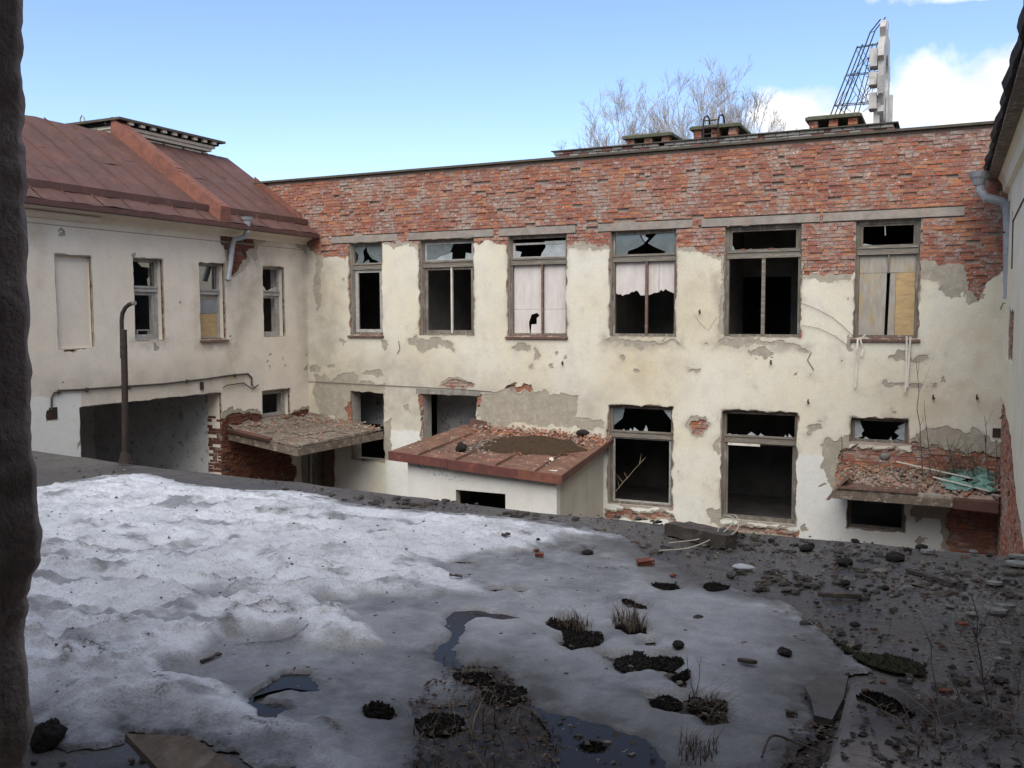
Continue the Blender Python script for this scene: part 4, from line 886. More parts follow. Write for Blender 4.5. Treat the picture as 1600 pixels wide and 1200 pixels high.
# chimney block on the ridge
ch = empty('chimney_stack', (-19.8, 18.4, ZR-.3), 'long low brick chimney stack with corbelled cap on the ridge of the rusty roof', 'chimney')
zc = float(on(0, -18.75, 172, 186)[2])
q = MB(); q.box((-21.4, 16.95, 2.5), (-18.78, 20.0, zc-.30)); q.build('stack_wall', M['plaster_left'], ch)
CH = Fac((-18.76, 0, 0), (0, 1, 0), (-1, 0, 0))
lay_bricks(CH, ch, 16.95, 20.0, zc-.80, zc-.27, lambda u, v: np.ones(len(u)), [], M['brick_dark'], 120, 61, face=-.01, depth=.05, cols=[5, 8, 9, 6])
for k in range(3):
    q = MB(); e = .05+.07*k; q.box((-21.4-e, 16.95-e, zc-.27+k*.08), (-18.74+e, 20.0+e, zc-.195+k*.08)); q.build('corbel', M['plaster_left'] if k < 2 else M['brick_grey'], ch)
q = MB(); q.box((-21.75, 16.65, zc-.028), (-18.42, 20.32, zc+.03)); q.build('cap', M['cap'], ch)
for k in range(9):
    q = MB(); y = 17.0+k*.36; q.box((-18.56, y, zc-.10), (-18.47, y+.14, zc-.03)); q.build('corbel_brick', M['plaster_left'], ch)
hk = on(1, 16.9, 133, 197)
q = MB(); q.tube([hk+np.array(v) for v in ((0.02, 0, -.35), (.0, 0, .05), (-.03, 0, .22), (-.10, 0, .28), (-.16, 0, .2), (-.17, 0, .1))], .018, 6)
tag(q.build('iron_hook', M['galv']), 'bent iron hook standing beside the chimney stack on the ridge', 'hook')

# ================================================================== right wing
rb = empty('pale_building', (XR+2, 10, ZG), 'right wing seen edge on, pale plaster wall under a deep overhanging eave', 'building')
core_wall('wall', RIGHT, 1.0, YF-.02, ZG, 2.75, [], .06, .37, M['mortar'], rb)
us = np.arange(8, YF+.02, cell); vs = np.arange(-5.2, 2.76, cell); U, V = np.meshgrid(us, vs, indexing='ij')
wx = 0.2*fbm(U*2.6, V*2.6, 211, 5, .6); wy = 0.2*fbm(U*2.6, V*2.6, 231, 5, .6); W = (wx, wy)
Fr = np.full(U.shape, 9.)
for p in [[(16.9, -2.0), (19.0, -1.7), (20.5, -1.6), (20.5, -5.3), (8, -5.3), (8, -3.9), (13, -3.1), (15.2, -2.7)], [(17.2, .05), (18.6, .05), (18.6, -.75), (17.2, -.75)]]: local_min(Fr, U, V, p, W)
Ff = Fr-.02+.05*fbm(U*3, V*3, 18, 4)
iso_wall('render_coat', RIGHT, us, vs, Fr, -.010, .032, M['render'], rb)
iso_wall('plaster', RIGHT, us, vs, Ff, -.020, -.008, M['plaster_right'], rb, {'white': 0*U, 'stain_tone': 0.3*(fbm(U*.8, V*.8, 4)+.3), 'ochre': 0*U})
lay_bricks(RIGHT, rb, 9, YF-.03, -4.9, 0.2, sampler(us, vs, Fr, .09), [], M['brick'], 300, 71, spall=.3, missing=.06, face=.0)
q = MB(); n = 60; ring = []
for i in range(n+1):
    y = 1+(YF-.05-1)*i/n; w = .035*math.sin(i*1.7)+.03*math.sin(i*.63+1); ring.append((y, .55+w*.6, 2.72+w*.5))
vs_ = []; fs_ = []
for y, x, z in ring: vs_ += [(x, y, z-.05), (XR+.05, y, 2.74), (x-.03, y, z+.05), (3.8, y, 5.0)]
for i in range(n): a = i*4; b = a+4; fs_ += [(a, b, b+1, a+1), (a, a+2, b+2, b), (a+2, a+3, b+3, b+2)]
q.add([(x, y, z) for x, y, z in vs_], [f for f in fs_ if True]); q.build('eave', M['iron'], rb)
q = MB(); q.box((.60, 1, 2.60), (XR+.04, YF-.03, 2.655)); q.build('soffit', M['slab'], rb)
q = MB(); q.prism([(XR-.02, 1.0, 2.30), (XR-.10, 1.0, 2.34), (XR-.13, 1.0, 2.5), (XR-.2, 1.0, 2.60), (XR+.05, 1.0, 2.60), (XR+.05, 1.0, 2.30)], (0, YF-1.04, 0)); q.build('cornice', M['plaster_right'], rb)
q = MB(); q.box((5.5, 1, ZG), (5.8, YF-.03, 3.6)); q.box((XR+.44, 1.0, ZG), (5.5, 1.3, 3.0)); q.build('outer_wall', M['interior_dark'], rb)
q = MB(); q.box((3.7, 1, 4.9), (5.9, YF, 5.0)); q.build('roof', M['iron'], rb)
Yd = 19.55
dp = [on(1, Yd, 1531, 284), on(1, Yd, 1532, 299), on(1, Yd, 1540, 309), on(1, Yd, 1566, 315), on(1, Yd, 1573, 322), on(1, Yd, 1575, 335), on(1, Yd, 1576, 464)]
pipe = MB().tube(dp, .085, 12).build('downpipe', M['galv'], rb)
c = on(1, Yd, 1530, 279); MB().tube([c+[0, 0, -.12], c+[0, 0, -.02], c+[0, 0, .03], c+[0, 0, .12]], .10, 14, .20).build('funnel', M['galv'], pipe)
MB().tube([dp[-1]+[0, 0, .02], dp[-1]+[0, 0, -.03]], .095, 12).build('collar', M['galv'], pipe)
MB().tube([on(1, Yd, 1575.5, 392)+[0, 0, .0], on(1, Yd, 1575.5, 398)], .092, 12).build('collar', M['galv'], pipe)
c = on(1, Yd, 1576, 363); MB().tube([c+[-.1, -.06, 0], c+[.1, -.06, .01], c+[.3, .0, .03]], .012, 5).build('pipe_bracket', M['iron'], pipe)
q = MB(); q.tube([on(1, 19.7, 1577, 470), on(1, 19.7, 1576, 550)], .05, 8); q.build('pipe_stub', M['board_pale'], rb)
q = MB(); q.tube([on(1, 18.6, x, y) for x, y in ((1585, 330), (1586, 450), (1583, 560), (1580, 680), (1579, 790), (1578, 850))], .035, 8); q.build('conduit', M['wood_brown'], rb)
q = MB(); q.tube([on(0, XR-.03, x, y) for x, y in ((1600, 310), (1590, 330), (1583, 345), (1581, 420))], .012, 5); q.build('cable', M['cable'], rb)
q = MB(); q.tube([on(1, 19.9, x, y) for x, y in ((1563, 484), (1567, 474), (1578, 473), (1586, 471))], .01, 5); q.tube([on(1, 19.9, x, y) for x, y in ((1562, 655), (1568, 647), (1574, 635), (1579, 633))], .012, 5); q.build('wire', M['cable'], rb)
# ================================================================== chips and clods
def blob_mesh(name, sx, sy, sz, seed, amp=.35, nu=12, nv=7, freq=2.0, oct=3, gain=.5):
    vs_ = []; fs_ = []
    for j in range(nv+1):
        th = math.pi*j/nv
        for i in range(nu):
            ph = 2*math.pi*i/nu
            d = np.array([math.sin(th)*math.cos(ph), math.sin(th)*math.sin(ph), math.cos(th)])
            k = 1+amp*2*float(fbm(np.array([d[0]*freq+d[2]*1.7+seed*3.1]), np.array([d[1]*freq-d[2]*1.3+seed*1.7]), seed, oct, gain)[0])
            vs_.append((d[0]*sx*k, d[1]*sy*k, d[2]*sz*k))
    for j in range(nv):
        for i in range(nu): fs_.append((j*nu+i, j*nu+(i+1) % nu, (j+1)*nu+(i+1) % nu, (j+1)*nu+i))
    b = MB(); b.add(vs_, fs_); return b.mesh(name, True)
def chips(b, pts, size, rn, cols=None, flat=.55):
    """small angular pieces"""
    for p in pts:
        if cols: b.col = rn.choice(cols)
        s = rn.uniform(*size); a = rn.uniform(0, 6.28); ca, sa = math.cos(a), math.sin(a)
        vs_ = []
        for (x, y, z) in ((-1, -.6, -.5), (1, -.7, -.5), (.8, .7, -.5), (-.9, .6, -.5), (-.7, -.5, .5), (.8, -.4, .4), (.6, .5, .6), (-.6, .5, .4)):
            x, y, z = (x+rn.uniform(-.3, .3))*s*.5, (y+rn.uniform(-.3, .3))*s*.5, (z+rn.uniform(-.2, .2))*s*flat
            vs_.append((p[0]+x*ca-y*sa, p[1]+x*sa+y*ca, p[2]+z+s*flat*.3))
        b.hexa(vs_)
def bilerp(q, s, t):
    a, b, c, d = [np.array(x, float) for x in q]; return (a*(1-s)+b*s)*(1-t)+(d*(1-s)+c*s)*t
GREYS = [(0.23, 0.19, 0.145), (0.28, 0.235, 0.18), (0.15, 0.12, 0.09), (0.18, 0.135, 0.10)]
REDS = [(0.36, 0.14, 0.08), (0.42, 0.19, 0.11), (0.30, 0.12, 0.08), (0.32, 0.27, 0.22), (0.40, 0.36, 0.31), (0.25, 0.11, 0.08)]
M['whitewash'] = plaster_mat('whitewash', (0.70, 0.70, 0.68), (0.66, 0.645, 0.60), (0.58, 0.565, 0.53))
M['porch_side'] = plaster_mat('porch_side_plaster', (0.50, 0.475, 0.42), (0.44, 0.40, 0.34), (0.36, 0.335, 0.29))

# ------------------------------------------------------------------ lean-to porch with the rusty roof
po = empty('porch', (-9.2, 18.9, ZG), 'white lean-to porch with a sagging rusty sheet roof covered in brick chips and moss', 'porch')
PW = Fac((0, 17.50, 0), (1, 0, 0), (0, 1, 0))
PH = (-9.63, -8.43, ZG+.3, -3.78)
core_wall('wall', PW, -10.85, -7.25, ZG, -3.20, [PH], 0, .2, M['whitewash'], po)
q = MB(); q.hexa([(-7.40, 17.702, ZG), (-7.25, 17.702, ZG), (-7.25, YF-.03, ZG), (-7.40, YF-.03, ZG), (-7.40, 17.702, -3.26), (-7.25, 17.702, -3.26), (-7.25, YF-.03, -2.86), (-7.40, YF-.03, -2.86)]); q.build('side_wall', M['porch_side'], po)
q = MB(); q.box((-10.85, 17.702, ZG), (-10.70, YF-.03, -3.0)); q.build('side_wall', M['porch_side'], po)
q = MB(); q.box((-10.6, YF-.3, ZG), (-7.5, YF-.05, -3.1)); q.build('inner_wall', M['interior_dark'], po)
BL, BR, FRc, FL = (-10.98, YF-.03, -2.72), (-7.02, YF-.03, -2.86), (-7.06, 17.32, -3.24), (-11.22, 17.32, -2.99)
RQ = (FL, FRc, BR, BL)
q = MB(); q.hexa([np.add(p, (0, 0, -.10)) for p in RQ]+[np.add(p, (0, 0, -.025)) for p in RQ]); q.build('roof_deck', M['timber'], po)
rn = random.Random(9)
sp = [0, .19, .41, .64, .86, 1]
for i in range(5):
    a, b = sp[i]+.003, sp[i+1]-.003
    vs_, fs_ = [], []
    for r in range(5):
        for c in range(4):
            p = bilerp(RQ, a+(b-a)*c/3, r/4); e = rn.uniform(0, .015) if 0 < c < 3 else 0
            vs_.append((p[0], p[1]-(.03 if r == 0 else 0), p[2]-.012+e))
    for r in range(4):
        for c in range(3): fs_.append((r*4+c, r*4+c+1, (r+1)*4+c+1, (r+1)*4+c))
    q = MB(); q.add(vs_, fs_); q.build('roof_sheet', M['porch_roof'], po)
for t in sp[1:-1]:
    q = MB(); P0, P1 = bilerp(RQ, t, -.01), bilerp(RQ, t, 1); w = .014
    q.hexa([P0+[-w, 0, -.02], P0+[w, 0, -.02], P1+[w, 0, -.02], P1+[-w, 0, -.02], P0+[-w*.5, 0, .04], P0+[w*.5, 0, .04], P1+[w*.5, 0, .035], P1+[-w*.5, 0, .035]]); q.build('seam', M['porch_roof'], po)
for a, b, dz, col in ((0, .36, 0, 'fascia'), (.362, .76, -.008, 'fascia'), (.762, 1, .004, 'rust_red')):
    q = MB(); P0, P1 = bilerp(RQ, a, 0), bilerp(RQ, b, 0)
    q.hexa([P0+[0, -.035, -.21+dz], P1+[0, -.035, -.20+dz], P1+[0, -.02, -.20+dz], P0+[0, -.02, -.21+dz], P0+[0, -.045, -.005+dz], P1+[0, -.045, -.005+dz], P1+[0, -.02, -.005], P0+[0, -.02, -.005]]); q.build('fascia', M[col], po)
q = MB(); P0, P1 = np.array(FRc), np.array(BR); q.hexa([P0+[.0, -.04, -.17], P0+[.025, -.04, -.17], P1+[.025, 0, -.12], P1+[0, 0, -.12], P0+[0, -.04, .0], P0+[.025, -.04, .0], P1+[.025, 0, .0], P1+[0, 0, .0]]); q.build('fascia', M['rust_roof'], po)
q = MB(); q.tube([(-7.20, 17.48, -3.46), (-7.19, 18.5, -3.34), (-7.19, YF-.1, -3.05)], .02, 5)
# blue speckled scrawl on the white front
q = MB()
for i in range(46):
    t = rn.random(); x = -10.62+1.15*t+rn.uniform(-.05, .05); z = -3.33-.22*t+rn.uniform(-.07, .07)+.05*math.sin(t*14); w = rn.uniform(.006, .018)
    PW.box(q, x-w, x+w, z-w*.8, z+w*.8, -.003, 0)
b_blue = rough_mat('faded_blue_paint', (0.20, 0.28, 0.45), (0.32, 0.40, 0.52), 9); q.build('paint_marks', b_blue, po, kind='stuff')
# rubble and moss lying on that roof
b = MB(); pts = []
while len(pts) < 560:
    s, t = rn.random(), rn.random()**.5; f = 1-abs(s-.62)*.9
    if t < .70+.22*rn.random()*1 and rn.random() > .18*f or (s < .12): continue
    p = bilerp(RQ, s, t); pts.append(p+[0, 0, max(0, (t-.8))*.55*rn.random()])
chips(b, pts, (.025, .085), rn, REDS[:3]*2+[(.46, .22, .13), (.42, .30, .22)]+GREYS[:2], .4)
b2_ = MB(); pts = []
while len(pts) < 260:
    s, t = rn.random(), rn.random()
    if rn.random() > np.exp(-((s-.36)/.12)**2-((t-.45)/.25)**2)+.04: continue
    pts.append(bilerp(RQ, s, t))
chips(b2_, pts, (.02, .07), rn, GREYS+[(.1, .07, .05)], .35)
tag(b2_.build('mortar_crumbs', M['brick'], kind='stuff'), 'grey mortar crumbs on the middle of the porch roof', 'rubble', kind='stuff')
tag(b.build('brick_rubble', M['brick'], kind='stuff'), 'red and grey brick chips strewn over the upper part of the porch roof', 'rubble', kind='stuff')
def moss_sheet(name, surf, poly, seed, h, mat, label, n=46, group=None):
    """a cushion of moss over the polygon in the surface's s, t"""
    P = np.array(poly); us_ = np.linspace(P[:, 0].min()-.05, P[:, 0].max()+.05, n); vs_ = np.linspace(P[:, 1].min()-.05, P[:, 1].max()+.05, n)
    U_, V_ = np.meshgrid(us_, vs_, indexing='ij'); F_ = -sdf_poly(U_, V_, P); sc = (P.max()-P.min())
    F_ = F_+.35*(np.ptp(P[:, 0])+np.ptp(P[:, 1]))/2*fbm(U_*13/sc+seed, V_*13/sc, seed, 5, .68)
    u, v, at, tr, sg = iso_sheet(us_, vs_, F_, {'f': F_})
    hh = h*np.clip(at['f']/(.12*sc), 0, 1)**.5*(.55+1.3*(fbm(u*30/sc, v*30/sc, seed+3, 4, .65)+.35))
    X = np.array([surf(a, c) for a, c in zip(u, v)]); X[:, 2] += hh
    r_ = np.random.default_rng(seed); pick = r_.integers(0, len(X), 420); bl = []; bt = []
    for q_, i_ in enumerate(pick):
        a_ = r_.uniform(0, 6.28); l_ = h*r_.uniform(.08, .28); w_ = .004+.06*h; c_ = X[i_]; e_ = np.array([math.cos(a_), math.sin(a_), 0])
        bl += [c_-e_*w_, c_+e_*w_, c_+np.array([r_.normal(0, l_*.4), r_.normal(0, l_*.4), l_])]; bt.append((len(X)+3*q_, len(X)+3*q_+1, len(X)+3*q_+2))
    o = link(name, np_mesh(name, np.concatenate([X, np.array(bl)]), np.concatenate([tr, np.array(bt)]), None, True), None, mat)
    return tag(o, label, 'moss', group)
moss_sheet('moss_patch', lambda s, t: bilerp(RQ, s, t), [(.38, .52), (.48, .76), (.62, .84), (.82, .78), (.95, .58), (.86, .42), (.64, .33), (.46, .33)], 3, .08, M['moss_brown'], 'wide brown moss cushion growing on the rusty porch roof')
def top_of(surf, s, t): return np.array(surf(s, t))
p = bilerp(RQ, .345, .22); o = link('clod', blob_mesh('clod', .13, .11, .12, 5), None, M['clod']); o.location = p+[0, 0, .08]; tag(o, 'round dark clod lying near the left front of the porch roof', 'clod')
p = bilerp(RQ, .83, .93); o = link('clod', blob_mesh('clod', .16, .10, .07, 8), None, M['clod']); o.location = p+[0, 0, .12]; tag(o, 'dark lump on the brick chips at the upper right of the porch roof', 'clod')
for k, (s, lab) in enumerate(((.435, 'left one of two short grey board ends lying on the porch roof'), (.475, 'right one of two short grey board ends lying on the porch roof'))):
    a, c = bilerp(RQ, s, .36), bilerp(RQ, s-.008, .55); q = MB(); q.hexa([a+[-.05, 0, .01], a+[.05, 0, .01], c+[.05, 0, .01], c+[-.05, 0, .01], a+[-.05, 0, .035], a+[.05, 0, .035], c+[.05, 0, .035], c+[-.05, 0, .035]])
    tag(q.build('board_end', M['board_grey']), lab, 'board')
a = bilerp(RQ, .08, .98); q = MB(); q.hexa([a+[0, -.25, 0], a+[.45, -.12, 0], a+[.45, -.10, 0], a+[0, -.23, 0], a+[.05, -.2, .22], a+[.42, -.08, .13], a+[.42, -.06, .13], a+[.05, -.18, .22]]); tag(q.build('metal_sheet', M['rust_roof']), 'small bent rusty sheet standing at the upper left of the porch roof', 'metal sheet')
a = bilerp(RQ, .92, .44); q = MB(); q.prism([a+[-.16, 0, .03], a+[.12, -.03, .03], a+[.14, 0, .03], a+[-.14, .03, .03]], (0, 0, .02)); tag(q.build('metal_scrap', M['rust_red']), 'small rusty scrap on the right side of the porch roof', 'scrap')
p = bilerp(RQ, .86, .26); o = link('stone', blob_mesh('stone', .06, .05, .05, 15), None, M['lath']); o.location = p+[0, 0, .03]; tag(o, 'small pale lump near the right front of the porch roof', 'stone')

# ------------------------------------------------------------------ broken slab canopy in the inner corner
ca = empty('canopy', (-14.6, 18.8, -3.15), 'broken concrete canopy slab in the inner corner of the two buildings, strewn with red rubble', 'canopy')
A_, B_, C_, D_ = (XL+.03, 17.19, -2.74), (-13.42, 16.87, -2.955), (-13.36, YF-.03, -2.97), (XL+.03, YF-.03, -2.80)
CQ = (A_, B_, C_, D_)
rn = random.Random(12)
q = MB(); q.hexa([np.add(p, (0, 0, -.24)) for p in CQ]+[np.add(p, (0, 0, -.05)) for p in CQ]); q.build('slab', M['slab'], ca)
ss, ts = [0, .36, .70, 1], [0, .30, .62, 1]
for i in range(3):
    for j in range(3):
        sa, sb, ta, tb = ss[i]+.012, ss[i+1]-.012, ts[j]+.012, ts[j+1]-.012; g_ = rn.uniform(-.012, .02)
        ring = []
        for (s0, t0, s1, t1) in ((sa, ta, sb, ta), (sb, ta, sb, tb), (sb, tb, sa, tb), (sa, tb, sa, ta)):
            for k in range(5): ring.append(bilerp(CQ, s0+(s1-s0)*k/5+rn.uniform(-.013, .013), t0+(t1-t0)*k/5+rn.uniform(-.013, .013))+[0, 0, g_-.048])
        q = MB(); q.prism(ring, (0, 0, .05)); q.build('slab_piece', M['slab'], ca)
q = MB(); a, c = np.array(A_), bilerp(CQ, .62, 0); q.hexa([a+[0, -.05, -.05], c+[0, -.05, -.05], c+[0, .0, -.05], a+[0, .0, -.05], a+[0, -.07, .035], c+[0, -.07, .02], c+[0, .12, .03], a+[0, .12, .045]]); q.build('edge_strip', M['rust_roof'], ca)
hs = MB(); n = 22; VV = []
for i in range(n+1):
    for j in range(n+1):
        s, t = i/n, j/n; p = bilerp(CQ, s, t)
        hgt = max(max(0, (.30-s)/.30)**1.3*.17, max(0, (t-.72)/.28)**1.3*.20*(1-s*.75))*(.6+.8*vnoise(np.array([s*9]), np.array([t*9]), 3)[0])
        VV.append(tuple(p+[0, 0, -.03+hgt]))
hs.add(VV, [(i*(n+1)+j, (i+1)*(n+1)+j, (i+1)*(n+1)+j+1, i*(n+1)+j+1) for i in range(n) for j in range(n)])
tag(hs.build('rubble_heap', M['slab']), 'low heap of mortar dust piled against both walls on the corner canopy', 'rubble', kind='stuff')
b = MB(); pts = []
while len(pts) < 620:
    s, t = rn.random(), rn.random()
    w = max(max(0, (.34-s)/.34), max(0, (t-.68)/.32))
    if rn.random() > w*1.1+.12: continue
    pts.append(bilerp(CQ, s, t)+[0, 0, w*.15*rn.random()+.0])
chips(b, pts, (.02, .08), rn, REDS[:3]+GREYS*2, .4)
tag(b.build('brick_rubble', M['brick'], kind='stuff'), 'brick chips lying over the corner canopy slab', 'rubble', kind='stuff')

# ------------------------------------------------------------------ canopy on the right
cr_ = empty('canopy', (-.6, 19.8, -3.7), 'crumbling canopy slab at the right end of the facade, heaped with brick rubble', 'canopy')
rn = random.Random(14)
def ragged(x0, x1, y0, y1, z, th, amp, n=26):
    ring = [(x0+(x1-x0)*k/n, y0+rn.uniform(-amp, amp), z) for k in range(n+1)]+[(x1, y1, z), (x0, y1, z)]
    q = MB(); q.prism(ring, (0, 0, th)); return q
ragged(-2.02, .16, 19.22, YF-.03, -3.66, .15, .02).build('slab', M['slab'], cr_)
ragged(-1.95, .14, 19.30, YF-.04, -3.509, .05, .03).build('slab_layer', M['render'], cr_)
q = MB(); q.hexa([(.17, 19.18, -3.67), (.93, 19.18, -3.70), (.95, YF-.03, -3.66), (.17, YF-.03, -3.66), (.17, 19.18, -3.50), (.93, 19.18, -3.50), (.95, YF-.03, -3.45), (.17, YF-.03, -3.45)]); q.build('rusty_plate', M['rust_roof'], cr_)
q = MB(); q.hexa([(-1.9, 19.24, -3.455), (-.45, 19.24, -3.455), (-.45, 19.5, -3.43), (-1.9, 19.5, -3.43), (-1.9, 19.25, -3.41), (-.45, 19.25, -3.415), (-.45, 19.5, -3.37), (-1.9, 19.5, -3.36)]); q.build('edge_strip', M['sill'], cr_)
q = MB(); q.hexa([(-2.12, 19.2, -3.70), (-2.06, 19.2, -3.70), (-1.70, 19.6, -3.2), (-1.76, 19.6, -3.2), (-2.12, 19.24, -3.68), (-2.06, 19.24, -3.68), (-1.70, 19.64, -3.18), (-1.76, 19.64, -3.18)]); q.hexa([(-2.0, 19.25, -3.55), (-1.72, 19.25, -3.25), (-1.6, 19.5, -3.1), (-1.9, 19.5, -3.4), (-2.0, 19.27, -3.53), (-1.72, 19.27, -3.23), (-1.6, 19.52, -3.08), (-1.9, 19.52, -3.38)]); q.build('bent_strip', M['sill'], cr_)
HQ = ((-2.0, 19.36, -3.44), (.95, 19.36, -3.42), (.95, YF-.02, -3.10), (-2.0, YF-.02, -3.12))
hs = MB(); n = 26; VV = []
for i in range(n+1):
    for j in range(n+1):
        s, t = i/n, j/n; p = bilerp(HQ, s, t); VV.append(tuple(p+[0, 0, .10*(vnoise(np.array([s*14]), np.array([t*6]), 8)[0]-.5)-.04-(.1 if i in (0, n) or j == 0 else 0)]))
hs.add(VV, [(i*(n+1)+j, (i+1)*(n+1)+j, (i+1)*(n+1)+j+1, i*(n+1)+j+1) for i in range(n) for j in range(n)])
tag(hs.build('rubble_heap', M['mortar']), 'sloping heap of mortar rubble on the canopy at the right end', 'rubble', kind='stuff')
b = MB(); pts = [bilerp(HQ, rn.random(), rn.random()**.8)+[0, 0, .02*rn.random()] for _ in range(950)]
chips(b, pts, (.025, .11), rn, REDS[:4]+GREYS+[(.42, .19, .1)], .3)
tag(b.build('brick_rubble', M['brick'], kind='stuff'), 'orange brick pieces and mortar lumps on the right canopy heap', 'rubble', kind='stuff')
def strip(p0, p1, w, th, mat, name, label, cat):
    p0, p1 = np.array(p0, float), np.array(p1, float); d = p1-p0; s = np.cross(d, (0, 0, 1)); s = s/np.linalg.norm(s)*w/2
    q = MB(); q.hexa([p0-s, p1-s, p1+s, p0+s, p0-s+[0, 0, th], p1-s+[0, 0, th], p1+s+[0, 0, th], p0+s+[0, 0, th]]); return tag(q.build(name, M[mat]), label, cat)
def H(s, t, dz=.06): return bilerp(HQ, s, t)+[0, 0, dz]
strip(on(1, 20.15, 1401, 722)+[0, 0, .0], on(1, 19.75, 1522, 749), .035, .02, 'lath', 'lath', 'upper long white lath lying across the rubble on the right canopy', 'lath')
strip(on(1, 19.75, 1458, 746), on(1, 19.45, 1545, 768), .035, .02, 'lath', 'lath', 'lower pale lath on the canopy reaching below the green netting', 'lath')
strip(on(1, 19.9, 1448, 741), on(1, 19.95, 1495, 733), .05, .02, 'wood', 'lath', 'short dull grey lath crossing over the white one', 'lath')
for (x, y, lab) in ((1383, 713, 'pale mortar block against the wall under the starred window'), (1424, 745, 'small upright white chip at the middle of the canopy heap'), (1407, 741, 'small pale chip left of the upright white one on the canopy')):
    p = on(1, 19.9, x, y); o = link('mortar_lump', blob_mesh('mortar_lump', .11 if x < 1390 else .05, .08 if x < 1390 else .04, .09 if x < 1390 else .06, x, .25, 8, 5), None, M['stone']); o.location = p; tag(o, lab, 'stone')
# green netting
n = 18; VV = []
for i in range(n+1):
    for j in range(n+1):
        s, t = i/n, j/n; p = bilerp(HQ, .66+.32*s, .12+.80*t)
        e = min(s, 1-s, t, 1-t)*4; VV.append(tuple(p+[.06*math.sin(j*1.3), .05*math.sin(i*1.1), .03+min(1, e)*(.12*vnoise(np.array([s*5.0]), np.array([t*5.0]), 4)[0]+.10*max(0, s-.35)+.05*math.sin(s*14+t*5))]))
fs_ = [(i*(n+1)+j, (i+1)*(n+1)+j, (i+1)*(n+1)+j+1, i*(n+1)+j+1) for i in range(n) for j in range(n) if vnoise(np.array([i*.45]), np.array([j*.45]), 6)[0]+.5*min(i/n, 1-i/n, j/n, 1-j/n) > .36]
q = MB(); q.add(VV, fs_); tag(q.build('netting', M['tarp']), 'crumpled faded green netting at the right end of the canopy', 'netting')
def sapling(name, base, top, label, seed, r=.010, n=7, nb=5, mat='twig', spread=.3, cat='sapling', group=None):
    rn = random.Random(seed); base, top = np.array(base, float), np.array(top, float); L = np.linalg.norm(top-base)
    pts = [base+(top-base)*k/n+np.array([rn.uniform(-.015, .015)*L, rn.uniform(-.015, .015)*L, 0])*(k > 0) for k in range(n+1)]
    b = MB(); b.tube(pts, r, 5, r*.35)
    for k in range(nb):
        i = rn.randrange(1, n); a = rn.uniform(0, 6.28); l = L*rn.uniform(.12, .3)
        p = pts[i]; d = np.array([math.cos(a)*spread, math.sin(a)*spread, .8])*l
        b.tube([p, p+d*.5+[0, 0, -.02*l], p+d], r*.5, 4, r*.2)
    return tag(b.build(name, M[mat]), label, cat, group)
sapling('sapling', on(1, 19.7, 1441, 745), on(1, 19.9, 1431, 560), 'tallest bare sapling growing from the rubble on the right canopy', 1, .012)
sapling('sapling', on(1, 19.8, 1455, 742), on(1, 19.9, 1443, 625), 'second thin sapling just right of the tallest one on the canopy', 2, .010)
sapling('sapling', on(1, 19.8, 1545, 755), on(1, 19.9, 1538, 650), 'branching twig rising out of the green netting', 3, .012, nb=9, spread=.6)
sapling('sapling', on(1, 19.8, 1556, 760), on(1, 19.9, 1557, 680), 'thin twig between the green netting and the rusty corner pipe', 4, .010, nb=6, spread=.5)
sapling('sapling', on(1, 20.2, 1316, 722), on(1, 20.25, 1315, 680), 'short twig at the left end of the canopy by the starred window', 5, .012, nb=4)
rn = random.Random(31); b = MB()
for i in range(60):
    x, y = rn.uniform(1470, 1535), rn.uniform(735, 760); p0 = on(1, 19.9, x, y); p1 = p0+np.array([rn.uniform(-.6, .5), rn.uniform(-.1, .2), rn.uniform(.2, .8)])
    b.tube([p0, (p0+p1)/2+[0, 0, .08], p1], .005, 3)
tag(b.build('dry_stems', M['straw_dark'], kind='stuff'), 'tangle of dry stems over the right canopy', 'dry grass', kind='stuff')
sapling('dry_stalk', on(1, YF+.15, 962, 768), on(1, YF+.15, 1005, 718), 'pale dry stalk leaning inside the large empty ground floor window', 6, .011, nb=7, mat='straw', spread=.7, cat='stalk')
sapling('sapling', on(1, 19.0, 1585, 862), on(1, 19.4, 1570, 800), 'thin pale stem against the broken brick corner at the far right', 8, .014, nb=3, mat='straw')

# ------------------------------------------------------------------ roof of the long building
blk = empty('brick_block', (-5, 22.6, 3.45), 'long low block of grey weathered bricks rising behind the parapet', 'chimney')
YB = 22.0; zb = 4.17; bx0, bx1 = -9.20, -1.16
q = MB(); q.box((bx0+.13, YB+.12, 3.45), (bx1-.13, YB+2.4, zb-.06)); q.build('block_core', M['mortar'], blk)
BF = Fac((0, YB, 0), (1, 0, 0), (0, 1, 0))
for k in range(5):
    z0 = zb-.027-.075*(k+1); d = .0+.028*k
    lay_bricks(Fac((0, YB+d, 0), (1, 0, 0), (0, 1, 0)), blk, bx0+d, bx1-d, z0, z0+.0755, lambda u, v: np.ones(len(u)), [], M['brick_grey'] if k < 4 else M['brick'], 60, 90+k, face=0, depth=.12, cols=[1, 6, 8, 11] if k == 4 else [10, 10, 11, 11, 8], course=.075)
    q = MB(); q.box((bx1-.16, YB+.13, z0+.004), (bx1-d, YB+2.3, z0+.071)); q.build('side_course', M['brick_grey'], blk)
q = MB(); q.box((bx0-.05, YB-.05, zb-.025), (bx1+.05, YB+2.5, zb)); q.build('cap', M['cap'], blk)
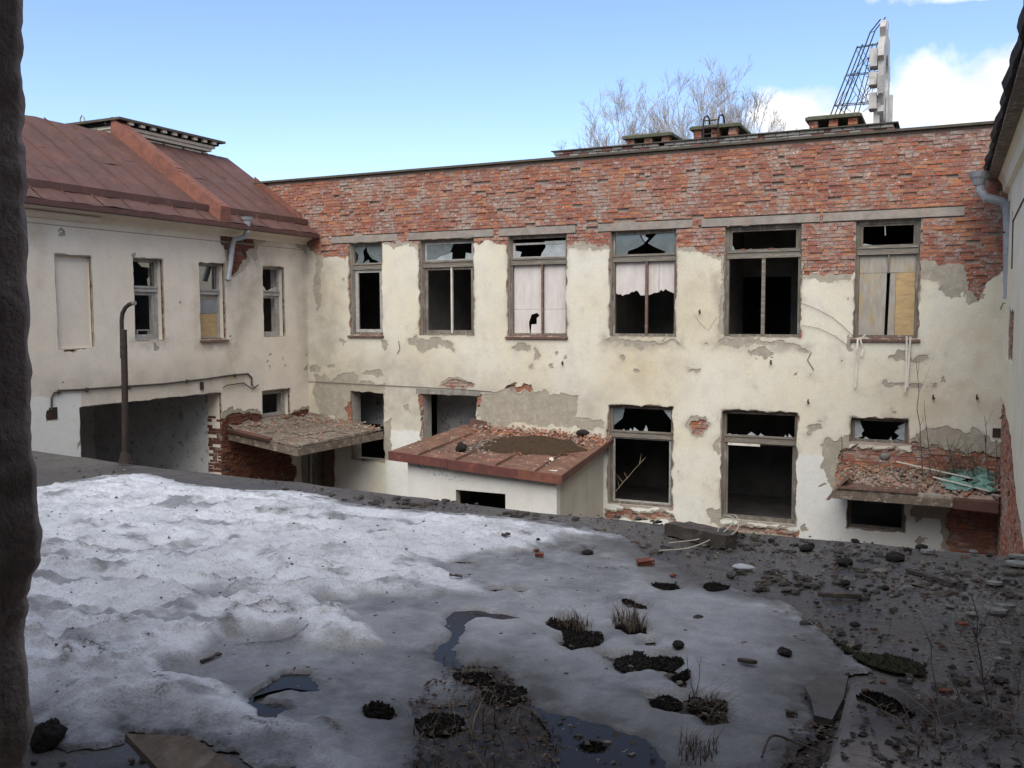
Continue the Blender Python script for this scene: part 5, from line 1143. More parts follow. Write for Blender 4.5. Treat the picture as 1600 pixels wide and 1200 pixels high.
for i, (l, r_, ztop, lab) in enumerate((((972, 212), (1050, 205), 4.45, 'leftmost of the three vents, below the paler tree, on the brick block'), ((1077, 197), (1156, 191), 4.53, 'roof vent behind the hooped ladder, in front of the taller tree'), ((1258, 182), (1346, 175), 4.50, 'roof vent at the foot of the white sign frame'))):
    Yv = 22.2; a, c = on(1, Yv, *l), on(1, Yv, *r_); zt = float((a[2]+c[2])/2); x0, x1 = float(a[0]), float(c[0])
    ve = empty('roof_vent', ((x0+x1)/2, Yv+.9, zb), lab, 'roof vent', 'roof vents on the brick block')
    q = MB(); q.hexa([(x0, Yv, zt-.085), (x1, Yv, zt-.085), (x1, Yv+1.8, zt-.085), (x0, Yv+1.8, zt-.085), (x0, Yv, zt-.02), (x1, Yv, zt-.02), (x1, Yv+1.8, zt-.02), (x0, Yv+1.8, zt-.02)]); q.hexa([(x0+.02, Yv+.02, zt-.02), (x1-.02, Yv+.02, zt-.02), (x1-.02, Yv+1.78, zt-.02), (x0+.02, Yv+1.78, zt-.02), (x0+.06, Yv+.06, zt+.01), (x1-.06, Yv+.06, zt+.01), (x1-.06, Yv+1.7, zt+.01), (x0+.06, Yv+1.7, zt+.01)]); q.build('lid', M['mosscap'], ve)
    for yy in (Yv+.10, Yv+1.45):
        for xx in (x0+.08, (x0+x1)/2-.09, x1-.28):
            nrow = max(2, round((zt-.09-zb)/.075)); hh = (zt-.086-zb)/nrow; q = MB()
            for k in range(nrow):
                e = rn.uniform(-.008, .008); q.col = rn.choice(BRICK_COLS[:5]); q.box((xx+e, yy+e, zb+k*hh+.001), (xx+.19+e, yy+.24+e, zb+(k+1)*hh-.008))
            q.build('pier', M['brick'], ve)
    q = MB(); q.box((x0+.1, Yv+1.72, zb), (x1-.1, Yv+1.76, zt-.09)); q.build('back_panel', M['interior_dark'], ve)
lp = lambda x, y, Yv=21.85: on(1, Yv, x, y)
q = MB()
for dx in (0, 23): q.tube([lp(1099+dx, 217-dx*.08), lp(1099+dx, 190-dx*.08), lp(1101+dx, 183-dx*.08), lp(1105+dx, 181-dx*.08), lp(1108+dx, 185-dx*.08, 22.3), lp(1109+dx, 196-dx*.08, 22.6)], .022, 5)
for yy in (189, 200, 210): q.tube([lp(1099, yy), lp(1122, yy-2)], .016, 5)
tag(q.build('roof_ladder', M['iron']), 'small iron ladder with hooped rails hung over the brick block edge', 'ladder')

# ------------------------------------------------------------------ sign seen edge on
sg = empty('rooftop_sign', (-1.7, 25.5, 3.46), 'tall white cog shaped sign seen nearly edge on with a dark lattice frame', 'sign')
xs0, yc, zc_, Ro, Ri = -1.72, 25.6, 5.95, 1.18, .58
def gear(n_t=10):
    out = []
    for k in range(n_t):
        for f, rr in ((-.5, Ro), (-.27, Ro), (-.24, Ro*1.20), (.24, Ro*1.20), (.27, Ro), (.5, Ro)):
            a = 2*math.pi*(k+f)/n_t+.31; out.append((yc+rr*math.cos(a), zc_+rr*math.sin(a)))
    return out
def ring_solid(outer, inner, x0, x1):
    n = len(outer); b = MB(); v = [(x0, *p) for p in outer]+[(x0, *p) for p in inner]+[(x1, *p) for p in outer]+[(x1, *p) for p in inner]
    f = []
    for i in range(n):
        j = (i+1) % n; f += [(i, j, n+j, n+i), (2*n+i, 3*n+i, 3*n+j, 2*n+j), (i, 2*n+i, 2*n+j, j), (n+i, n+j, 3*n+j, 3*n+i)]
    return b.add(v, f)
go = gear(); gi = [(yc+Ri*math.cos(math.atan2(z-zc_, y-yc)), zc_+Ri*math.sin(math.atan2(z-zc_, y-yc))) for y, z in go]
ring_solid(go, gi, xs0, xs0+.13).build('cog', M['sign_white'], sg)
for k, (yy, z0, z1) in enumerate(((24.45, 5.0, 5.38), (24.35, 5.55, 5.85), (24.40, 6.0, 6.42))):
    q = MB(); q.box((xs0-.20, yy, z0), (xs0-.02, yy+.45, z1)); q.build('tooth', M['sign_white'], sg)
q = MB(); q.box((xs0-.10, 24.7, 3.46), (xs0+.04, 24.9, 5.2)); q.build('column', M['sign_white'], sg)
q = MB(); q.box((xs0+.16, 25.9, 3.46), (xs0+.26, 26.1, 5.6)); q.build('column', M['sign_white'], sg)
q = MB(); q.box((xs0+.14, 25.3, 4.75), (xs0+.19, 25.8, 5.6)); q.build('sign_panel', M['sign_white'], sg)
q = MB()
def SP(x, y, Y): return on(1, Y, x, y)
for Y, dx, dy in ((24.6, 0, 0), (26.2, 13, -3)):
    o_ = lambda x, y: SP(x+dx*.6, y+dy, Y)
    q.tube([o_(1297, 182), o_(1340, 72)], .017, 5); q.tube([o_(1311, 180), o_(1360, 50), o_(1376, 30)], .017, 5); q.tube([o_(1334, 178), o_(1364, 68)], .013, 5)
    for ya in (74, 118, 165): q.tube([o_(1297+(182-ya)*.39, ya+1), o_(1370, ya-4)], .012, 5)
    for a, c in (((1318, 120), (1350, 165)), ((1338, 78), (1366, 125)), ((1350, 92), (1330, 118)), ((1305, 165), (1334, 115)), ((1332, 115), (1350, 165)), ((1350, 165), (1362, 118)), ((1335, 165), (1362, 130)), ((1348, 175), (1366, 160)), ((1355, 100), (1366, 140)), ((1311, 178), (1330, 150)), ((1322, 178), (1306, 165))): q.tube([o_(*a), o_(*c)], .009, 4)
for (x, y) in ((1340, 74), (1321, 118), (1303, 166), (1360, 51)): q.tube([SP(x, y, 24.6), SP(x+8, y-3, 26.2)], .010, 4)
for ya in (92, 103, 107, 120, 133, 148, 158, 163): q.tube([SP(1352, ya, 24.7), SP(1368, ya-1, 24.7)], .008, 4)
q.tube([SP(1302, 182, 24.6)-[0, 0, .9], SP(1299, 182, 24.6)], .03, 5)
q.build('lattice', M['steel_dark'], sg)

# ------------------------------------------------------------------ bare trees behind
def tree(loc, cz, rx, rz, seed, label, lean=0.0, nl=13):
    """bare crown: limbs fan out from a low fork towards an egg-shaped envelope and break up into fine twigs"""
    rn = random.Random(seed); t = empty('bare_tree', loc, label, 'tree', 'bare trees behind the roof'); tr, tw = MB(), MB()
    base = Vector(loc); fork = base+Vector((lean*.3, 0, (cz-rz-ZG)*.72)); tr.tube([base, (base+fork)/2+Vector((.1, .05, 0)), fork], .22, 8, .15)
    def limb(p, q, r, sag, n=5):
        pts = [p]; L = (q-p).length
        for k in range(1, n+1):
            f = k/n; m = p.lerp(q, f)+Vector((rn.gauss(0, .02)*L, rn.gauss(0, .02)*L, -sag*L*math.sin(f*math.pi))); pts.append(m)
        return pts
    def twigs(pts, r, L, lev):
        m = len(pts)
        for k in range({1: 9, 2: 6, 3: 4}[lev]):
            f = rn.uniform(.2, 1) if lev == 1 else rn.uniform(.1, 1); i = min(m-2, int(f*(m-1))); p = pts[i].lerp(pts[i+1], f*(m-1)-i)
            d = (pts[i+1]-pts[i]).normalized(); s = d.orthogonal().normalized(); s.rotate(Matrix.Rotation(rn.uniform(0, 6.28), 3, d))
            nd = (d+s*rn.uniform(.4, .8)+Vector((0, 0, .18))).normalized(); l = L*rn.uniform(.6, 1.2)*(1.2-.6*f)
            q = limb(p, p+nd*l, r, -.03, 3); tw.tube(q, r, 3, r*.5, cap=False)
            if lev < 3: twigs(q, max(.0055, r*.55), L*.55, lev+1)
    for k in range(nl):
        a = 2.4*k+rn.uniform(-.3, .3); h = rn.uniform(.0, .96)
        rr = math.sqrt(max(0.03, 1-(h*.97)**2))*rn.uniform(.75, 1)
        q = Vector((loc[0]+lean+rx*rr*math.cos(a), loc[1]+rx*rr*math.sin(a), cz-rz*.3+rz*1.12*h))
        pts = limb(fork+Vector((0, 0, rn.uniform(-1.2, .6))), q, .07, .04, 6); tr.tube(pts, .036, 5, .010, cap=False)
        twigs(pts, .0105, rx*.66, 1)
    tr.build('trunk', M['bark'], t); tw.build('twigs', M['bark'], t)
tree((-12.6, 38, ZG), 7.6, 1.9, 2.2, 5, 'rounded bare tree left of the gap, above the leftmost roof vent', nl=24)
tree((-9.4, 38, ZG), 7.6, 2.3, 2.1, 8, 'tallest bare tree with dense upright twigs above the middle roof vent', nl=28)
tree((-7.9, 39, ZG), 7.5, 1.6, 2.0, 12, 'bare tree between the tallest tree and the cloud', nl=22)
tree((-6.3, 38, ZG), 6.3, 1.3, 1.3, 17, 'bare tree fanning out low over the white cloud', lean=.5, nl=10)
tree((-14.9, 39, ZG), 6.2, 1.5, 1.4, 21, 'lowest bare tree at the left end of the brick block', nl=10)
# ================================================================== terrace, snow and water
tzp = lambda pts, z=ZT: [tuple(on(2, z, *p)[:2]) for p in pts]
ex, ey = zip(*[(-16, 10.3), (-12.83, 9.75), (-10.22, 9.30), (-7.33, 9.18), (-5.2, 8.95), (-3.63, 8.80), (-1.34, 8.76), (1.2, 8.80)])
us = np.arange(-15.6, 0.98, .03); vs = np.arange(1.0, 10.2, .03); U, V = np.meshgrid(us, vs, indexing='ij')
Ft = np.interp(U, ex, ey)+.16*fbm(U*1.5, V*1.5, 5, 4)-V
und = lambda x, y: .03*fbm(x*.8, y*.8, 15, 3)-.018
soilpoly = tzp([(640, 1100), (700, 1045), (780, 1045), (830, 1095), (900, 1130), (1000, 1155), (1110, 1176), (1110, 1260), (600, 1260), (650, 1150)])
def tfield(polys, U, V, soft, amp=.10, seed=0, fr=2.5):
    F = np.full(U.shape, 9.); w = (amp*2*fbm(U*fr, V*fr, seed, 5, .6), amp*2*fbm(U*fr, V*fr, seed+20, 5, .6))
    for p in polys: local_min(F, U, V, p, w, m=soft+.4)
    return np.clip(.5-F/(2*soft), 0, 1)
soil = tfield([soilpoly]+[tzp(p) for p in ([(860, 972), (885, 965), (918, 982), (942, 1000), (937, 1014), (903, 1020), (875, 1008)], [(953, 985), (980, 972), (1004, 980), (1016, 990), (985, 998)], [(940, 1018), (1062, 1022), (1064, 1046), (1000, 1056), (964, 1044)], [(1004, 1090), (1120, 1086), (1142, 1130), (1080, 1124), (1010, 1108)], [(1030, 1050), (1064, 1048), (1082, 1080), (1060, 1072)])]+[tzp([(850, 960), (1010, 950), (1130, 1080), (1060, 1090), (900, 1020)])][:0]+[tzp([(1240, 1140), (1300, 1130), (1300, 1230), (1220, 1230)])], U, V, .05)
grit = tfield([tzp([(1400, 900), (1600, 880), (1600, 1060), (1480, 1010)]), tzp([(50, 700), (190, 718), (60, 735)]), tzp([(800, 795), (990, 815), (980, 835), (820, 805)]), tzp([(1150, 870), (1260, 850), (1300, 900), (1200, 910)])], U, V, .5)
grit = np.clip(grit*.8+.25*np.clip(fbm(U*1.1, V*1.1, 71, 4)*4+.3, 0, 1), 0, 1)
wet = np.clip(tfield([tzp([(300, 755), (600, 780), (950, 825), (980, 845), (590, 800), (300, 770)]), tzp([(1000, 850), (1300, 880), (1400, 960), (1300, 1010), (1150, 920)])], U, V, .3)*.9, 0, 1)
# felt-covered plinth in the right foreground is part of the sheet's relief but an object of its own
u, v, at, tris, segs = iso_sheet(us, vs, Ft, {'soil': soil, 'grit': grit, 'wet': wet})
P = np.stack([u, v, ZT+und(u, v)-.05*np.clip((v-np.interp(u, ex, ey)+.5)/.5, 0, 1)**2], 1)
ids, inv = np.unique(segs, return_inverse=True); inv = inv.reshape(segs.shape); Bv = P[ids].copy(); Bv[:, 2] = -2.34; n = len(P)
quads = np.stack([segs[:, 0], segs[:, 1], inv[:, 1]+n, inv[:, 0]+n], 1)
allv = np.concatenate([P, Bv]); ev = len(allv)
bx = np.array([(-15.5, 1.0, ZG), (.97, 1.0, ZG), (.97, 8.55, ZG), (-15.5, 8.9, ZG), (-15.5, 1.0, -2.3), (.97, 1.0, -2.3), (.97, 8.55, -2.3), (-15.5, 8.9, -2.3)])
bq = np.array([(0, 1, 5, 4), (1, 2, 6, 5), (2, 3, 7, 6), (3, 0, 4, 7)])+ev
link('terrace', np_mesh('terrace', np.concatenate([allv, bx]), tris, np.concatenate([quads, bq]), True, {k: np.concatenate([a, a[ids], np.zeros(8)]) for k, a in at.items()}), None, M['felt'], None, 'structure')

us = np.arange(-14.2, 0.2, .02); vs = np.arange(2.0, 9.7, .02); U, V = np.meshgrid(us, vs, indexing='ij')
outer = tzp([(-260, 790), (-60, 772), (58, 762), (100, 754), (158, 743), (233, 740), (283, 754), (317, 760), (375, 765), (458, 767), (500, 773), (542, 785), (594, 793), (688, 799), (800, 808), (875, 816), (940, 828), (975, 838), (990, 850), (1037, 877), (1094, 902), (1150, 918), (1180, 930), (1232, 941), (1277, 975), (1298, 992), (1318, 1018), (1345, 1036), (1360, 1042), (1340, 1048), (1325, 1050), (1300, 1062), (1270, 1070), (1255, 1084), (1268, 1110), (1270, 1136), (1247, 1170), (1225, 1205), (1222, 1290), (1040, 1290), (1040, 1190), (1000, 1157), (950, 1139), (897, 1128), (852, 1114), (828, 1094), (806, 1065), (782, 1047), (740, 1039), (706, 1040), (704, 1046), (725, 1058), (755, 1080), (728, 1098), (682, 1102), (660, 1118), (654, 1155), (620, 1260), (540, 1290), (470, 1215), (388, 1190), (330, 1160), (300, 1150), (200, 1143), (186, 1163), (110, 1172), (88, 1166), (60, 1140), (20, 1120), (-300, 1130)])
ww = (.15*fbm(U*4.5, V*4.5, 91, 5, .68), .15*fbm(U*4.5, V*4.5, 95, 5, .68))
Fs = -sdf_poly(U+ww[0], V+ww[1], outer)
snow_holes = [tzp(p) for p in ([(809, 969), (785, 963), (762, 962), (740, 955), (710, 958), (697, 968), (700, 980), (716, 990), (710, 1003), (690, 1012), (679, 1022), (682, 1034), (700, 1043), (712, 1043), (702, 1028), (703, 1018), (720, 1004), (727, 990), (724, 978), (740, 967), (765, 969), (790, 972)],
 [(383, 1092), (405, 1077), (442, 1058), (492, 1056), (502, 1071), (496, 1082), (470, 1080), (450, 1077), (425, 1082), (402, 1089), (400, 1098), (440, 1100), (458, 1113), (432, 1117), (408, 1115)],
 [(568, 1118), (575, 1110), (605, 1106), (618, 1112), (610, 1120), (575, 1122)],
 [(860, 975), (885, 968), (915, 985), (940, 1000), (935, 1010), (905, 1016), (880, 1005), (895, 995)], [(957, 985), (980, 976), (1000, 982), (1012, 990), (985, 994), (975, 985)], [(945, 1022), (985, 1026), (1010, 1030), (1040, 1025), (1058, 1042), (1045, 1050), (1020, 1046), (1000, 1052), (975, 1055), (968, 1040)],
 [(1020, 914), (1045, 910), (1062, 917), (1045, 924), (1025, 920)], [(972, 941), (1008, 945), (1008, 953), (990, 950)], [(1008, 1094), (1060, 1092), (1095, 1088), (1118, 1100), (1138, 1128), (1110, 1134), (1082, 1118), (1045, 1112), (1015, 1106)], [(1035, 1052), (1058, 1050), (1075, 1068), (1078, 1078), (1062, 1068)],
 [(905, 862), (918, 858), (932, 868), (912, 869)], [(706, 876), (730, 875), (752, 879), (730, 882)], [(756, 921), (788, 918), (775, 925)], [(805, 921), (832, 924), (815, 928)], [(1100, 915), (1140, 912), (1140, 922), (1110, 925)], [(1006, 1003), (1020, 1000), (1022, 1010), (1008, 1010)])]
Fh = np.full(U.shape, 9.)
for p in snow_holes: local_min(Fh, U, V, p, ww)
Fs = np.minimum(Fs, Fh)
icepolys = [tzp(p) for p in ([(560, 985), (540, 950), (600, 933), (700, 930), (760, 930), (680, 890), (720, 870), (850, 862), (880, 840), (1000, 845), (1340, 1030), (1300, 1230), (1000, 1230), (600, 1240), (430, 1125), (380, 1095), (330, 1075), (258, 1070), (262, 1050), (308, 1033), (362, 996), (462, 992), (475, 1017), (600, 1015)], [(480, 936), (560, 938), (570, 930), (690, 938), (650, 950), (560, 962), (500, 958)], [(30, 740), (130, 750), (240, 740), (180, 752), (60, 766)], [(280, 928), (340, 922), (400, 940), (330, 950)])]
icef = np.clip(tfield(icepolys, U, V, .06, .09, 7, 3.5)*.86+.4*tfield([tzp([(430, 1125), (380, 1095), (330, 1075), (258, 1070), (262, 1050), (308, 1033), (362, 996), (462, 992), (475, 1017), (600, 1015), (690, 1030), (700, 1060), (640, 1105), (560, 1120)]), icepolys[1]], U, V, .04, .07, 27, 4.0), 0, 1)
ice2 = tfield([tzp([(500, 800), (700, 820), (900, 820), (1000, 850), (1000, 880), (760, 900), (600, 880), (480, 850)])], U, V, .8, .2, 9)*.22
big = fbm(U*.9, V*.9, 51, 4); rid = 1-np.abs(fbm(U*2.3+.6*fbm(U*1.2, V*1.2, 2, 3), V*4.0, 61, 3, .45))*5.0
rid2 = 1-np.abs(fbm(U*3.6+big, V*5.6, 63, 3, .45))*5
cup = np.clip(rid, 0, 1)**2*.058+np.clip(rid2, 0, 1)**1.5*.030
near = np.clip((5.6-V)/2.2, 0, 1)*np.clip((-1.9-U)/1.2, 0, 1)
T = .050+.0*np.clip((-2.5-U)/6, 0, 1)+.055*near*(1-icef)
Hs = T*np.clip(Fs/(.03+.30*(1-icef)), 0, 1)**.7
ramp_in = np.clip(Fs/(.12+.4*(1-icef)), 0, 1)
Hs = Hs+ramp_in*((1-icef)*(cup*(.55+.35*near)+.012*big)+icef*(.014*fbm(U*2.2, V*2.2, 81, 4)-.012)+.010*fbm(U*14, V*14, 83, 3)*(1-.6*icef))
Hs = Hs-.02*icef*ramp_in*np.clip((-1.2-U)/2, 0, 1)
dirt = np.clip((rid-.74)*4.5, 0, 1)*np.clip(fbm(U*1.3, V*1.3, 85, 4)*5+.55, 0, 1)*(1-icef)
dirt = np.maximum(dirt, np.clip((rid2-.75)*3, 0, 1)*np.clip(fbm(U*1.1, V*1.1, 87, 3)*5+.0, 0, 1)*.8*(1-icef))
lines = np.full(U.shape, 9.)
for pl_ in ([(60, 1010), (95, 1018), (150, 1045), (190, 1075), (250, 1094), (300, 1112), (345, 1130)], [(108, 1020), (112, 1060), (100, 1078)], [(385, 1130), (430, 1150), (470, 1168), (500, 1182), (528, 1163), (505, 1140)], [(190, 1000), (225, 1010), (240, 1035)], [(230, 930), (280, 940), (330, 945)], [(470, 1001), (440, 1010), (330, 1022)], [(60, 885), (160, 905), (250, 900)], [(300, 880), (360, 860), (430, 880)]):
    q_ = tzp(pl_); local_min(lines, U+.09*fbm(U*4, V*4, 3, 4), V+.09*fbm(U*4, V*4, 4, 4), q_+q_[-2:0:-1])
Hs = Hs+.035*np.exp(-(np.abs(lines)/.07)**2)*ramp_in
dirt = np.maximum(dirt, 1.3*np.clip(1-np.abs(lines)/.035, 0, 1)*np.clip(fbm(U*3, V*3, 88, 3)*5+.5, 0, 1))
dirt = np.maximum(dirt, .55*np.clip(1-Fs/.05, 0, 1)); dirt = dirt*(.45+.75*np.clip((6.8-V)/3, 0, 1))
rid3 = 1-np.abs(fbm(U*7+big*2, V*12, 65, 3, .5))*5
Hs = Hs+(1-icef)*ramp_in*(.026*np.clip(rid3, 0, 1)**1.3+.018*fbm(U*18, V*26, 67, 2))
fade = np.clip(1-(-sdf_poly(U, V, outer)+.35*fbm(U*1.6, V*1.6, 45, 5, .6)-.05)/np.clip(.20+.22*(U+6)/5, .18, .5), 0, 1)*np.clip((U+7.5)/2, .35, 1)
Hs = np.maximum(Hs*(1-.65*fade), .022*np.clip(Fs/.03, 0, 1))
u, v, at, tris, segs = iso_sheet(us, vs, Fs, {'h': Hs, 'ice': np.clip(icef*(.86+.5*fbm(U*2.1, V*3.0, 49, 5, .6))+ice2+.7*np.clip(fbm(U*2.6, V*4.6, 47, 4)*7-.8, 0, 1)*(1-icef), 0, 1), 'dirt': dirt, 'fade': fade})
SNOW_H = lambda x, y: float(Hs[int(np.clip(round((x-us[0])/.02), 0, len(us)-1)), int(np.clip(round((y-vs[0])/.02), 0, len(vs)-1))]) if us[0] < x < us[-1] and vs[0] < y < vs[-1] and Fs[int(np.clip(round((x-us[0])/.02), 0, len(us)-1)), int(np.clip(round((y-vs[0])/.02), 0, len(vs)-1))] > 0 else 0.0
GZ = lambda x, y: ZT+max(SNOW_H(x, y), float(und(np.array([x]), np.array([y]))[0]))
FRAME = (u > -13.9)
o = link('snow', np_mesh('snow', np.stack([u, v, ZT-.012+np.maximum(at['h'], .0)], 1), tris, None, True, {'ice': at['ice'], 'dirt': at['dirt'], 'fade': at['fade']}), None, M['snow'])
tag(o, 'sheet of old dirty melting snow and grey ice covering the roof terrace', 'snow', kind='stuff')
# meltwater
b = MB()
for pl, z in ((snow_holes[0], -1.9968), (snow_holes[1], -1.9965), (tzp([(840, 1110), (1000, 1150), (1120, 1170), (1120, 1260), (850, 1240), (870, 1150)]), -1.998)):
    c = np.mean(pl, 0); pl = [tuple(c+(np.array(p)-c)*1.12) for p in pl] if pl is not snow_holes[0] else pl
    if pl is snow_holes[0]:
        wu = np.arange(-3.6, -2.2, .02); wv = np.arange(4.2, 6.4, .02); WU, WV = np.meshgrid(wu, wv, indexing='ij')
        a_, c_, _, tr_, _ = iso_sheet(wu, wv, .035-sdf_poly(WU, WV, np.array(pl)), {}); b.add([(x, y, z) for x, y in zip(a_, c_)], [tuple(t_) for t_ in tr_.tolist()])
    else: b.add([(*p, z) for p in pl], [tuple(range(len(pl)))])
b.build('meltwater', M['water'], kind='structure')

# felt-covered plinth 
pl = empty('plinth', (.25, 3.6, ZT), 'low rounded plinth wrapped in worn roofing felt in the near right corner', 'plinth')
us2 = np.arange(-1.05, .97, .02); vs2 = np.arange(1.2, 5.9, .02); U2, V2 = np.meshgrid(us2, vs2, indexing='ij')
cx, cy = on(2, -1.52, 1308, 1038)[:2]
dd = np.minimum(U2-cx+.03*fbm(U2*2, V2*2, 7, 3)+.05*(V2-cy)*-.1, cy-V2+.04*fbm(U2*2, V2*2, 9, 3))
hgt = .48*(1/(1+np.exp(-(dd-.02)/.020)))*(1-.10*np.clip((U2-cx)/1.2, 0, 1))+.05*fbm(U2*1.6, V2*1.6, 13, 4)*np.clip(dd*4, 0, 1)+.012*fbm(U2*9, V2*9, 14, 3)
Fp = hgt-.012
PLH = lambda x, y: float(hgt[int(np.clip(round((x+1.05)/.02), 0, len(us2)-1)), int(np.clip(round((y-1.2)/.02), 0, len(vs2)-1))])
u, v, at, tris, segs = iso_sheet(us2, vs2, Fp, {'h': hgt, 'soil': np.clip(.9*tfield([tzp([(1400, 1110), (1600, 1090), (1600, 1260), (1300, 1260), (1320, 1170)], -1.8)], U2, V2, .2, .1, 4)+.15, 0, 1), 'grit': .25+0*U2, 'wet': 0*U2})
link('felt_cover', np_mesh('felt_cover', np.stack([u, v, ZT+at['h']-.012], 1), tris, None, True, {k: at[k] for k in ('soil', 'grit', 'wet')}), pl, M['felt_dry'])
GP = lambda x, y: max(GZ(x, y), ZT+PLH(x, y)-.012 if -1.05 < x < .97 and 1.2 < y < 5.9 else -9)
def ground(px_, py_):
    """where a sight line meets the snow, felt or plinth"""
    z = ZT
    for _ in range(6):
        p = on(2, z, px_, py_); z = GP(p[0], p[1])
    return np.array([p[0], p[1], z]), float(np.array([p[0], p[1], z]) @ _fw)
pc = MB(); ring = [np.array([*p, ZT+.0]) for p in tzp([(1258, 1084), (1275, 1068), (1300, 1062), (1325, 1066), (1318, 1100), (1300, 1135), (1272, 1128), (1268, 1105)])]; pc.prism(ring, (0, 0, .035)); tag(pc.build('concrete_piece', M['felt']), 'flat grey concrete piece between the ice and the felt plinth', 'concrete')

M['ice_bit'] = rough_mat('grey_ice', (0.36, 0.37, 0.39), (0.22, 0.225, 0.24), 14)
# ------------------------------------------------------------------ clods, stones, bricks on the terrace
def clod(px_, py_, w, label, mat='clod', name='clod', cat='clod', flat=.45, ratio=.8, seed=None, group=None, amp=.4):
    p, dpt = ground(px_, py_); s = w*dpt/FPX/2*(.78 if mat == 'clod' else .9); seed = seed or int(px_*7+py_)
    o = link(name, blob_mesh(name, s, s*ratio, s*flat, seed, amp, 24, 14, 2.6, 5, .72), None, M[mat])
    o.location = p+np.array([0, 0, s*flat*.3]); o.rotation_euler = (0, 0, (seed % 63)/10); return tag(o, label, cat, group)
def moss_at(px_, py_, w, label):
    p, dpt = ground(px_, py_); s = w*dpt/FPX*.5; sd = int(px_+py_)
    poly = [(p[0]+s*1.0*math.cos(a), p[1]+s*.95*math.sin(a)) for a in (k*.5236 for k in range(12))]
    moss_sheet('moss_clump', lambda x, y: np.array([x, y, GP(x, y)-.004]), poly, sd % 97, .045+.05*s, M['moss'], label, 44)
for a in [(880, 978, 56, 'dark moss clump at the left end of the grassy gap in the ice'), (912, 996, 66, 'wide flat moss clump in the middle of the grassy gap in the ice'), (908, 1010, 54, 'moss clump at the near edge of the grassy gap in the ice'), (984, 986, 48, 'moss clump below the loose dry grass tuft beyond the ice gap'), (1000, 1038, 74, 'left part of the long black moss bank in the ice'), (1040, 1036, 62, 'right part of the long black moss bank in the ice'), (1064, 1060, 34, 'last narrow bit trailing off the long black moss bank'),
          (1105, 1108, 62, 'moss mound with straw lying over it beside the two-stemmed twig'), (1040, 1100, 52, 'thin moss streak leading left from the straw-covered mound'), (592, 1114, 46, 'small moss clump alone in a gap of the left ice'), (1040, 917, 38, 'oval moss clump far out on the ice'), (990, 948, 36, 'flat dark strip of moss on the ice beyond the grass tuft'), (1120, 918, 36, 'mottled moss clump near the edge of the ice and the felt'),
          (740, 1062, 70, 'moss bank where the meltwater channel widens'), (790, 1085, 72, 'moss bank along the cut edge of the ice'), (925, 1168, 44, 'round moss mound standing in the meltwater'), (690, 1130, 80, 'brown moss bank under the dry grass in front')]:
    moss_at(*a)
for a in [(918, 865, 26, 'peaked dark clod on the snow near the far strip of felt'), (1260, 858, 30, 'larger of two touching clods on the felt below the ground floor windows'), (1268, 851, 13, 'smaller of two touching clods on the felt below the ground floor windows'), (1398, 873, 44, 'longest dark clod on the bare felt at the far right'), (1440, 856, 24, 'black clod close below the whitewashed wall at the far edge'), (1321, 912, 25, 'rounded black clod midway across the felt'), (1351, 923, 15, 'small upright clod right of the rounded black one'), (1383, 919, 17, 'clod with a pale flank on the middle of the felt'), (1336, 977, 21, 'angular black clod on the wet felt near the ice'), (1226, 1020, 32, 'black lump standing alone on the near ice'), (1060, 1008, 28, 'grey pointed stone beside the moss on the ice'), (1546, 869, 13, 'small clod below the broken brick corner'), (1205, 845, 16, 'clod at the far edge of the felt below the doorway-sized window'), (1320, 880, 34, 'low clod with a pale cap on the felt'), (1418, 860, 20, 'pair-like flat clod under the low window'), (1336, 846, 18, 'clod at the felt edge left of the low window'), (1298, 932, 12, 'tiny dark clod on the felt by a stick'), (1430, 1016, 14, 'dark crumb beside the green moss strip'), (841, 843, 10, 'small crumb far away at the edge of the snow')]:
    clod(*a, amp=.35)
clod(75, 1160, 70, 'large black lump at the foot of the dark wall edge', flat=.9, amp=.5)
for a in [(1522, 863, 18, 'pale upright stone near the broken brick corner'), (1376, 893, 24, 'pale speckled stone behind the rounded black clod'), (1519, 960, 22, 'pale flat stone left of the two slate pieces'), (1562, 1030, 16, 'small pale stone on the near right felt'), (1484, 948, 16, 'grey stone on the felt left of the pale flat one'), (1465, 1030, 10, 'white pebble by the end of the moss strip'), (1496, 1083, 9, 'white pebble on the felt plinth')]:
    clod(*a, mat='stone', name='stone', cat='stone', flat=.35)
def flatpiece(px_, py_, w, h, label, mat, name, cat, th=.02, seed=0, n=7):
    p, dpt = ground(px_, py_); rn = random.Random(seed or int(px_+py_)); s = w*dpt/FPX/2; sy = s*h
    ring = [p+np.array([s*math.cos(a)*rn.uniform(.7, 1.1), sy*math.sin(a)*rn.uniform(.7, 1.1), .006]) for a in (2*math.pi*k/n for k in range(n))]
    q = MB(); q.prism(ring, (0, 0, th)); return tag(q.build(name, M[mat]), label, cat)
